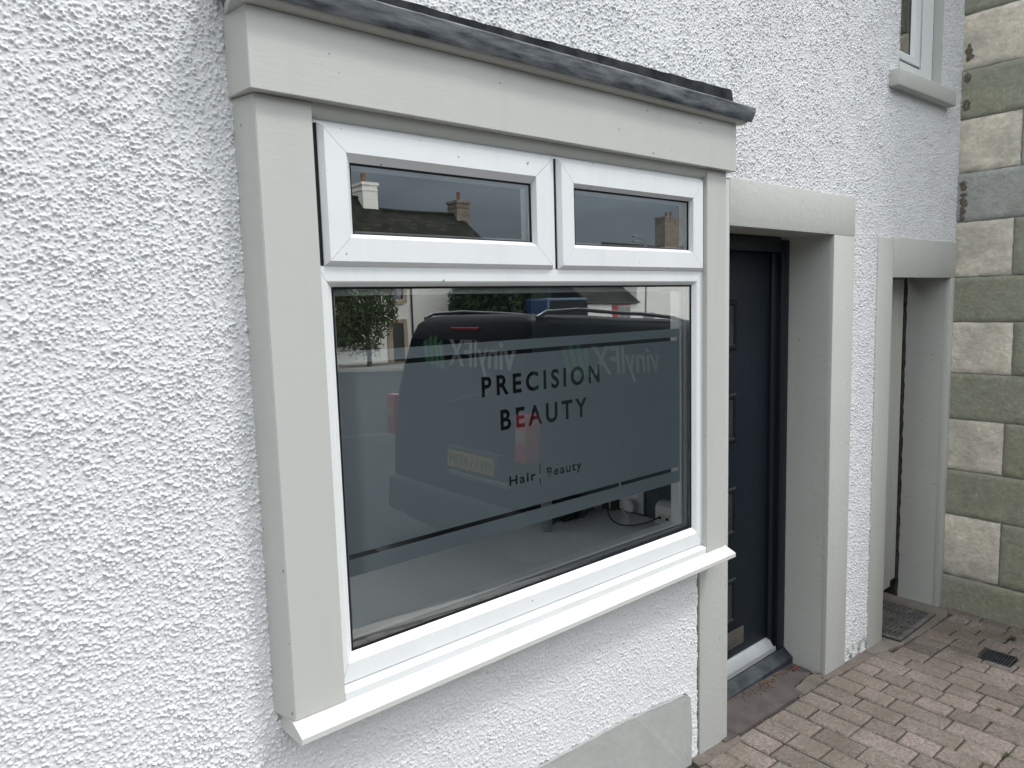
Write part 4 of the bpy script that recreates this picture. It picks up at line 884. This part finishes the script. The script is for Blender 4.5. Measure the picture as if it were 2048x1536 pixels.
# cottage and gabled house further off
Cc = thing('red_door_cottage', 'low white cottage with dark roof and red door, reflected at the window top right', 'cottage', (46, -42, -1.3))
bm = NB(); box(bm, 42.6, 49.0, -45.5, -40, -1.8, 1.95); fin('wall', bm, M_white, Cc)
roof(Cc, 42.6, 49.0, -40, -45.5, 1.95, 3.9)
gable(Cc, 48.7, 48.99, -40, -45.5, 1.7, 1.95, 3.9, M_white)
bm = NB(); box(bm, 45.7, 46.4, -40.02, -39.94, -1.3, 1.85, .01); fin('door', bm, M_redd, Cc)
bm = NB(); box(bm, 46.4, 48.1, -40.02, -39.96, 1.5, 1.85, .01); fin('shop_board', bm, M_redd, Cc)
window_part(Cc, 46.5, 47.3, .1, 1.45, -39.97); window_part(Cc, 47.32, 48.1, .1, 1.45, -39.97)
G = thing('gabled_house', 'tall plain white house at the far right of the reflection', 'house', (55, -43, -1.3))
bm = NB(); box(bm, 49.2, 64, -48, -40.2, -1.8, 4.4); fin('wall', bm, M_white, G)
roof(G, 49.2, 64, -40.2, -48, 4.4, 7.2)
gable(G, 49.21, 49.5, -40.2, -48, 4.1, 4.4, 7.2, M_white)
chimney(G, 57.2, 59.8, -44.6, -43.4, 6.4, 10.0, 2, M_chst)

def leafball(crowns, n, size, m, name, parent, seed, droop=0.0):
    rg = np.random.default_rng(seed); V = []; F = []; tot = sum(c[3]*c[4]*c[5] for c in crowns)
    for cx, cy, cz, rx, ry, rz in crowns:
        k = int(n*rx*ry*rz/tot); u = rg.normal(size=(k, 3)); u /= np.linalg.norm(u, axis=1)[:, None]; r = rg.uniform(.35, 1.06, k)**.6
        cl = rg.normal(size=(14, 3)); cl /= np.linalg.norm(cl, axis=1)[:, None]; w_ = np.max(u @ cl.T, axis=1); r *= .72+.34*w_
        P = u*r[:, None]*[rx, ry, rz]+[cx, cy, cz]; P[:, 2] -= droop*rg.random(k)**2*rz
        d = rg.normal(size=(k, 3)); d[:, 2] -= droop*1.5; d /= np.linalg.norm(d, axis=1)[:, None]; e = np.cross(d, rg.normal(size=(k, 3))); e /= np.linalg.norm(e, axis=1)[:, None]
        s = size*rg.uniform(.6, 1.4, k)[:, None]
        Q = np.stack([P-d*s, P+e*s*.4, P+d*s, P-e*s*.4], 1).reshape(-1, 3); b = len(V)
        V += Q.tolist(); F += [(b+4*i, b+4*i+1, b+4*i+2, b+4*i+3) for i in range(k)]
    me = bpy.data.meshes.new(name); me.from_pydata(V, [], F); me.materials.append(m); return link(name, me, parent)
T = thing('street_tree', 'drooping small-leaved tree in front of the white house, at the left of the reflection', 'tree', (16.0, -28.2, -1))
bm = NB(); tube(bm, [(15.9, -28.2, -1.2), (15.95, -28.2, -.2), (15.8, -28.1, .8), (15.9, -28.2, 2.2), (15.9, -28.2, 3.4)], [.12, .10, .085, .06, .02], 8)
for dx, dz in ((-.9, .5), (.8, .6), (-.5, 1.6), (.7, 1.9)): tube(bm, [(15.85, -28.2, .6+dz*.4), (15.85+dx*.6, -28.0, 1.0+dz*.6), (15.85+dx*1.1, -27.9, 1.3+dz)], [.05, .035, .012], 6)
fin('trunk', bm, M_bark, T, 60)
leafball([(15.6, -28.2, 2.4, 1.0, .9, 1.6), (14.9, -28.2, 1.6, .8, .8, 1.5), (16.5, -28.0, 2.3, .9, .7, 1.1), (15.8, -28.2, .9, .9, .8, 1.1), (16.9, -28, 1.5, .5, .5, .7)], 9000, .085, M_leaf1, 'crown', T, 5, .5)
for i, (x, y, r, zc, rz, n, lb) in enumerate(((22.3, -27.6, 1.8, 1.5, 2.5, 10000, 'dark evergreen tree in front of the hipped white house in the reflection'), (37.0, -42, 2.7, 1.4, 3.4, 6000, 'dark evergreen in the reflection between the hipped house and the blue bus'), (47.0, -49, 4.4, 1.5, 4.2, 8000, 'widest dark evergreen, behind the blue bus in the reflection'))):
    t = thing('evergreen_tree', lb, 'tree', (x, y, -1.2), 'evergreen trees across the street')
    bm = NB(); tube(bm, [(x, y, -1.4), (x, y, .8), (x+.1, y, 3.0)], [.35, .28, .15], 8); fin('trunk', bm, M_bark, t, 60)
    leafball([(x, y, zc, r, r, rz), (x+.3, y, zc+rz*.35, r*.75, r*.75, rz*.7)], n, .10+.035*r, M_leaf2, 'crown', t, 50+i)
# blue bus
def bus():
    t = thing('blue_bus', 'blue bus with green lower panels parked across the street, in the reflection', 'bus', (39.5, -38, -1.2)); x0, x1, y0, y1 = 35.6, 39.9, -39.6, -37.2
    bm = NB(); box(bm, x0, x1, y0, y1, -.75, 2.15, .18, 3); fin('body', bm, M_blue, t, 40)
    bm = NB(); box(bm, x0+.25, x1-.2, y1-.02, y1+.02, .75, 1.98, .05); fin('side_window', bm, M_tint, t)
    bm = NB(); box(bm, x0+.2, x0+2.4, y1-.02, y1+.03, -.5, .75, .02); fin('green_panel', bm, M_lime, t)
    for x in (x0+.9, x1-1.0):
        bm = NB(); tube(bm, [(x, y1-.3, -.78), (x, y1+.02, -.78)], .45, 20); fin('wheel', bm, M_tyre, t)
bus()
def lamp_post():
    t = thing('street_lamp', 'tall twin-headed grey street lamp with a small white sign, in the reflection', 'street lamp', (38.4, -30.2, -1.2)); x, y = 38.3, -30.2
    bm = NB(); tube(bm, [(x, y, -1.3), (x, y, .2), (x, y, .3), (x, y, 5.7)], [.11, .10, .07, .05], 10); fin('pole', bm, mat('galvanised_post', (.22, .23, .23), .5, .5, metal=.4), t, 50)
    for dz in (0, .32):
        bm = NB(); tube(bm, [(x, y, 5.4+dz*.9), (x-.35, y, 5.75+dz), (x-.8, y, 5.8+dz)], .035, 8); a = fin('arm', bm, MATS['galvanised_post'], t)
        bm = NB(); box(bm, x-1.25, x-.75, y-.1, y+.1, 5.76+dz, 5.86+dz, .03); fin('lamp_head', bm, MATS['galvanised_post'], a)
    bm = NB(); box(bm, x-.35, x+.75, y+.10, y+.13, .35, .95, .01); fin('sign_plate', bm, M_vin, t)
lamp_post()

# the parked van
def van():
    zr = -.26; x0 = 3.0; yc = -2.87; t = thing('parked_van', 'dark blue van with roof rails and green-logo lettering parked at the kerb', 'van', (5.2, yc, zr))
    def loop(xa, xb, w_, z, r=.12, n=5, rf=None):
        P = []; rf = rf or r
        for cx, cy, a0, rr in ((xa+r, w_-r, 90, r), (xa+r, -w_+r, 180, r), (xb-rf, -w_+rf, 270, rf), (xb-rf, w_-rf, 0, rf)):
            for k in range(n+1):
                a = math.radians(a0+90*k/n); P.append((cx+math.cos(a)*rr, yc+cy+math.sin(a)*rr, zr+z))
        return P
    L = [loop(3.10, 7.35, .80, .22), loop(3.02, 7.5, .87, .30), loop(3.0, 7.58, .895, .55, rf=.35), loop(3.0, 7.55, .90, .85, rf=.35), loop(3.0, 7.45, .90, 1.02, rf=.4), loop(3.01, 7.25, .89, 1.12, rf=.4), loop(3.025, 6.9, .875, 1.28, rf=.35), loop(3.06, 6.4, .84, 1.5, rf=.3), loop(3.10, 5.95, .80, 1.72, rf=.25), loop(3.135, 5.75, .775, 1.84, r=.15), loop(3.19, 5.62, .72, 1.895, r=.15), loop(3.30, 5.4, .60, 1.92, r=.15)]
    bm = NB(); prev = None
    for P in L:
        c = [bm.verts.new(p) for p in P]
        if prev:
            for k in range(len(c)): bm.faces.new((prev[k], prev[(k+1) % len(c)], c[(k+1) % len(c)], c[k]))
        else: bm.faces.new(c[::-1])
        prev = c
    bm.faces.new(prev); body = fin('body', bm, M_body, t, 35)
    # rear face quad helper: u = -y direction (reading direction from behind), z
    def rear(y, z, off): # x of rear face at height z
        zz = z-zr; return float(np.interp(zz, [.55, 1.02, 1.12, 1.28, 1.5, 1.72, 1.84], [3.0, 3.0, 3.01, 3.025, 3.06, 3.10, 3.135]))-off
    def rquad(name, ya, yb, za, zb, m, off=.008, th=.02, bev=.0, p=t):
        bm = NB(); v = [bm.verts.new((rear(y, z, off), y, z)) for y, z in ((ya, za), (yb, za), (yb-(.0 if yb > ya else 0), zb), (ya, zb))]
        f = bm.faces.new(v); r = bmesh.ops.extrude_face_region(bm, geom=[f]); bmesh.ops.translate(bm, verts=[q for q in r['geom'] if isinstance(q, bmesh.types.BMVert)], vec=(th, 0, 0))
        return fin(name, bm, m, p)
    rw = rquad('rear_window', yc+.70, yc-.70, zr+1.24, zr+1.72, M_tint)
    bm = NB(); tube(bm, [(2.985, yc+.02, zr+1.27), (3.0, yc+.25, zr+1.33), (3.0, yc+.45, zr+1.36)], .012, 6); fin('wiper', bm, M_trim, t)
    bm = NB(); box(bm, 2.955, 3.10, yc-.86, yc+.86, zr+.30, zr+.60, .05, 3); fin('bumper', bm, M_trim, t, 40)
    for s in (1, -1):
        bm = NB(); y = yc+s*.835; box(bm, 2.975, 3.10, y-.065, y+.065, zr+.93, zr+1.26, .015, 2); lm = fin('tail_lamp', bm, M_red, t, 40)
        bm = NB(); box(bm, 2.970, 3.0, y-.05, y+.05, zr+1.075, zr+1.145, .006); fin('reversing_lens', bm, M_amber, lm)
    bm = NB(); box(bm, 3.115, 3.15, yc-.18, yc+.18, zr+1.795, zr+1.82, .005); fin('brake_light', bm, M_red, t)
    # number plate: reads from behind
    MB = lambda x, y, z: Matrix(((0, 0, -1, x), (-1, 0, 0, y), (0, 1, 0, z), (0, 0, 0, 1)))
    bm = NB(); box(bm, 2.912, 2.925, yc+.10, yc+.63, zr+.82, zr+.935, .003); pt = fin('number_plate', bm, M_plate, t)
    bm = NB(); box(bm, 2.925, 3.0, yc+.06, yc+.67, zr+.80, zr+.96, .008); fin('plate_recess', bm, M_trim, t)
    text_part('registration', 'MV15 KDM', M_blackpaint, pt, MB(2.9105, yc+.61, zr+.84), .48, .075)
    bm = NB(); box(bm, 2.96, 3.0, yc+.02, yc+.72, zr+.735, zr+.775, .01); fin('handle_strip', bm, M_rail, t)
    # lettering on the rear window and on the side
    text_part('rear_lettering', 'vinyl', M_vin, t, MB(2.992, yc+.72, zr+1.50), .50, .24, .003) if False else None
    text_part('rear_lettering', 'vinylFX', M_vin, t, MB(2.998, yc+.74, zr+1.475) @ Matrix.Rotation(0, 4, 'Z'), .76, .25, .002, offset=.004)
    def logo(M, s, name='green_logo'):
        bm = NB()
        for k in range(4):
            a = .06*k; v = [(a, .0+.015*k), (a+.04, .0+.01*k), (a+.075, .20-.02*abs(k-1.5)), (a+.035, .24-.03*abs(k-1.5))]
            f = bm.faces.new([bm.verts.new((x*s, y*s, 0)) for x, y in v])
        r = bmesh.ops.extrude_face_region(bm, geom=list(bm.faces)); bmesh.ops.translate(bm, verts=[q for q in r['geom'] if isinstance(q, bmesh.types.BMVert)], vec=(0, 0, .003))
        bmesh.ops.transform(bm, matrix=M, verts=bm.verts); fin(name, bm, M_green, t)
    logo(MB(2.998, yc-.08, zr+1.50), 1.15)
    ys = yc+.905; MS = lambda x, z: Matrix(((-1, 0, 0, x), (0, 0, 1, ys), (0, 1, 0, z), (0, 0, 0, 1)))
    # side glass: dark band
    def squad(name, xa, xb, za, zb, m, off=.004):
        def yy(z): return yc+float(np.interp(z-zr, [.85, 1.02, 1.12, 1.28, 1.5, 1.72, 1.84], [.90, .90, .89, .875, .84, .80, .775]))+off
        bm = NB(); v = [bm.verts.new(p) for p in ((xa, yy(za), za), (xb, yy(za), za), (xb-.02, yy(zb), zb), (xa+.02, yy(zb), zb))]; f = bm.faces.new(v)
        r = bmesh.ops.extrude_face_region(bm, geom=[f]); bmesh.ops.translate(bm, verts=[q for q in r['geom'] if isinstance(q, bmesh.types.BMVert)], vec=(0, -.02, 0)); return fin(name, bm, m, t)
    squad('side_window', 3.30, 4.35, zr+1.26, zr+1.70, M_tint); squad('side_window', 4.42, 5.35, zr+1.26, zr+1.70, M_tint); squad('cab_window', 5.42, 6.2, zr+1.22, zr+1.62, M_tint)
    text_part('side_lettering', 'vinylFX', M_vin, t, MS(4.36, zr+1.44) @ Matrix.Translation((0, 0, -.035)) @ Matrix.Rotation(math.radians(-8), 4, 'X'), .74, .26, .002, offset=.004)
    logo(MS(3.60, zr+1.48) @ Matrix.Translation((0, 0, -.035)) @ Matrix.Rotation(math.radians(-8), 4, 'X'), 1.1)
    for s in (1, -1):
        bm = NB(); y = yc+s*.70; tube(bm, [(3.22, y, zr+1.89), (3.30, y, zr+1.93), (3.6, y, zr+1.955), (4.3, y, zr+1.95), (4.7, y, zr+1.93), (4.92, y, zr+1.89), (5.0, y, zr+1.85)], .015, 8); fin('roof_rail', bm, M_rail, t, 50)
        for x in (3.75, 6.75):
            bm = NB(); y = yc+s*.80; yo = yc+s*.915; tube(bm, [(x, y, zr+.33), (x, yo, zr+.33)], .33, 28); wh = fin('wheel', bm, M_tyre, t, 40)
            bm = NB(); tube(bm, [(x, y+s*.10, zr+.33), (x, yo+s*.004, zr+.33)], .20, 20); fin('rim', bm, M_rim, wh, 40)
    bm = NB(); box(bm, 3.9, 4.05, yc+.895, yc+.925, zr+.98, zr+1.02, .006); fin('door_handle', bm, M_trim, t)
van()
_v = bpy.data.objects['parked_van']; _v.rotation_euler = (0, .060, 0); _v.location = _v.location+Vector((-.115, 0, -.13))      # nose down with the street
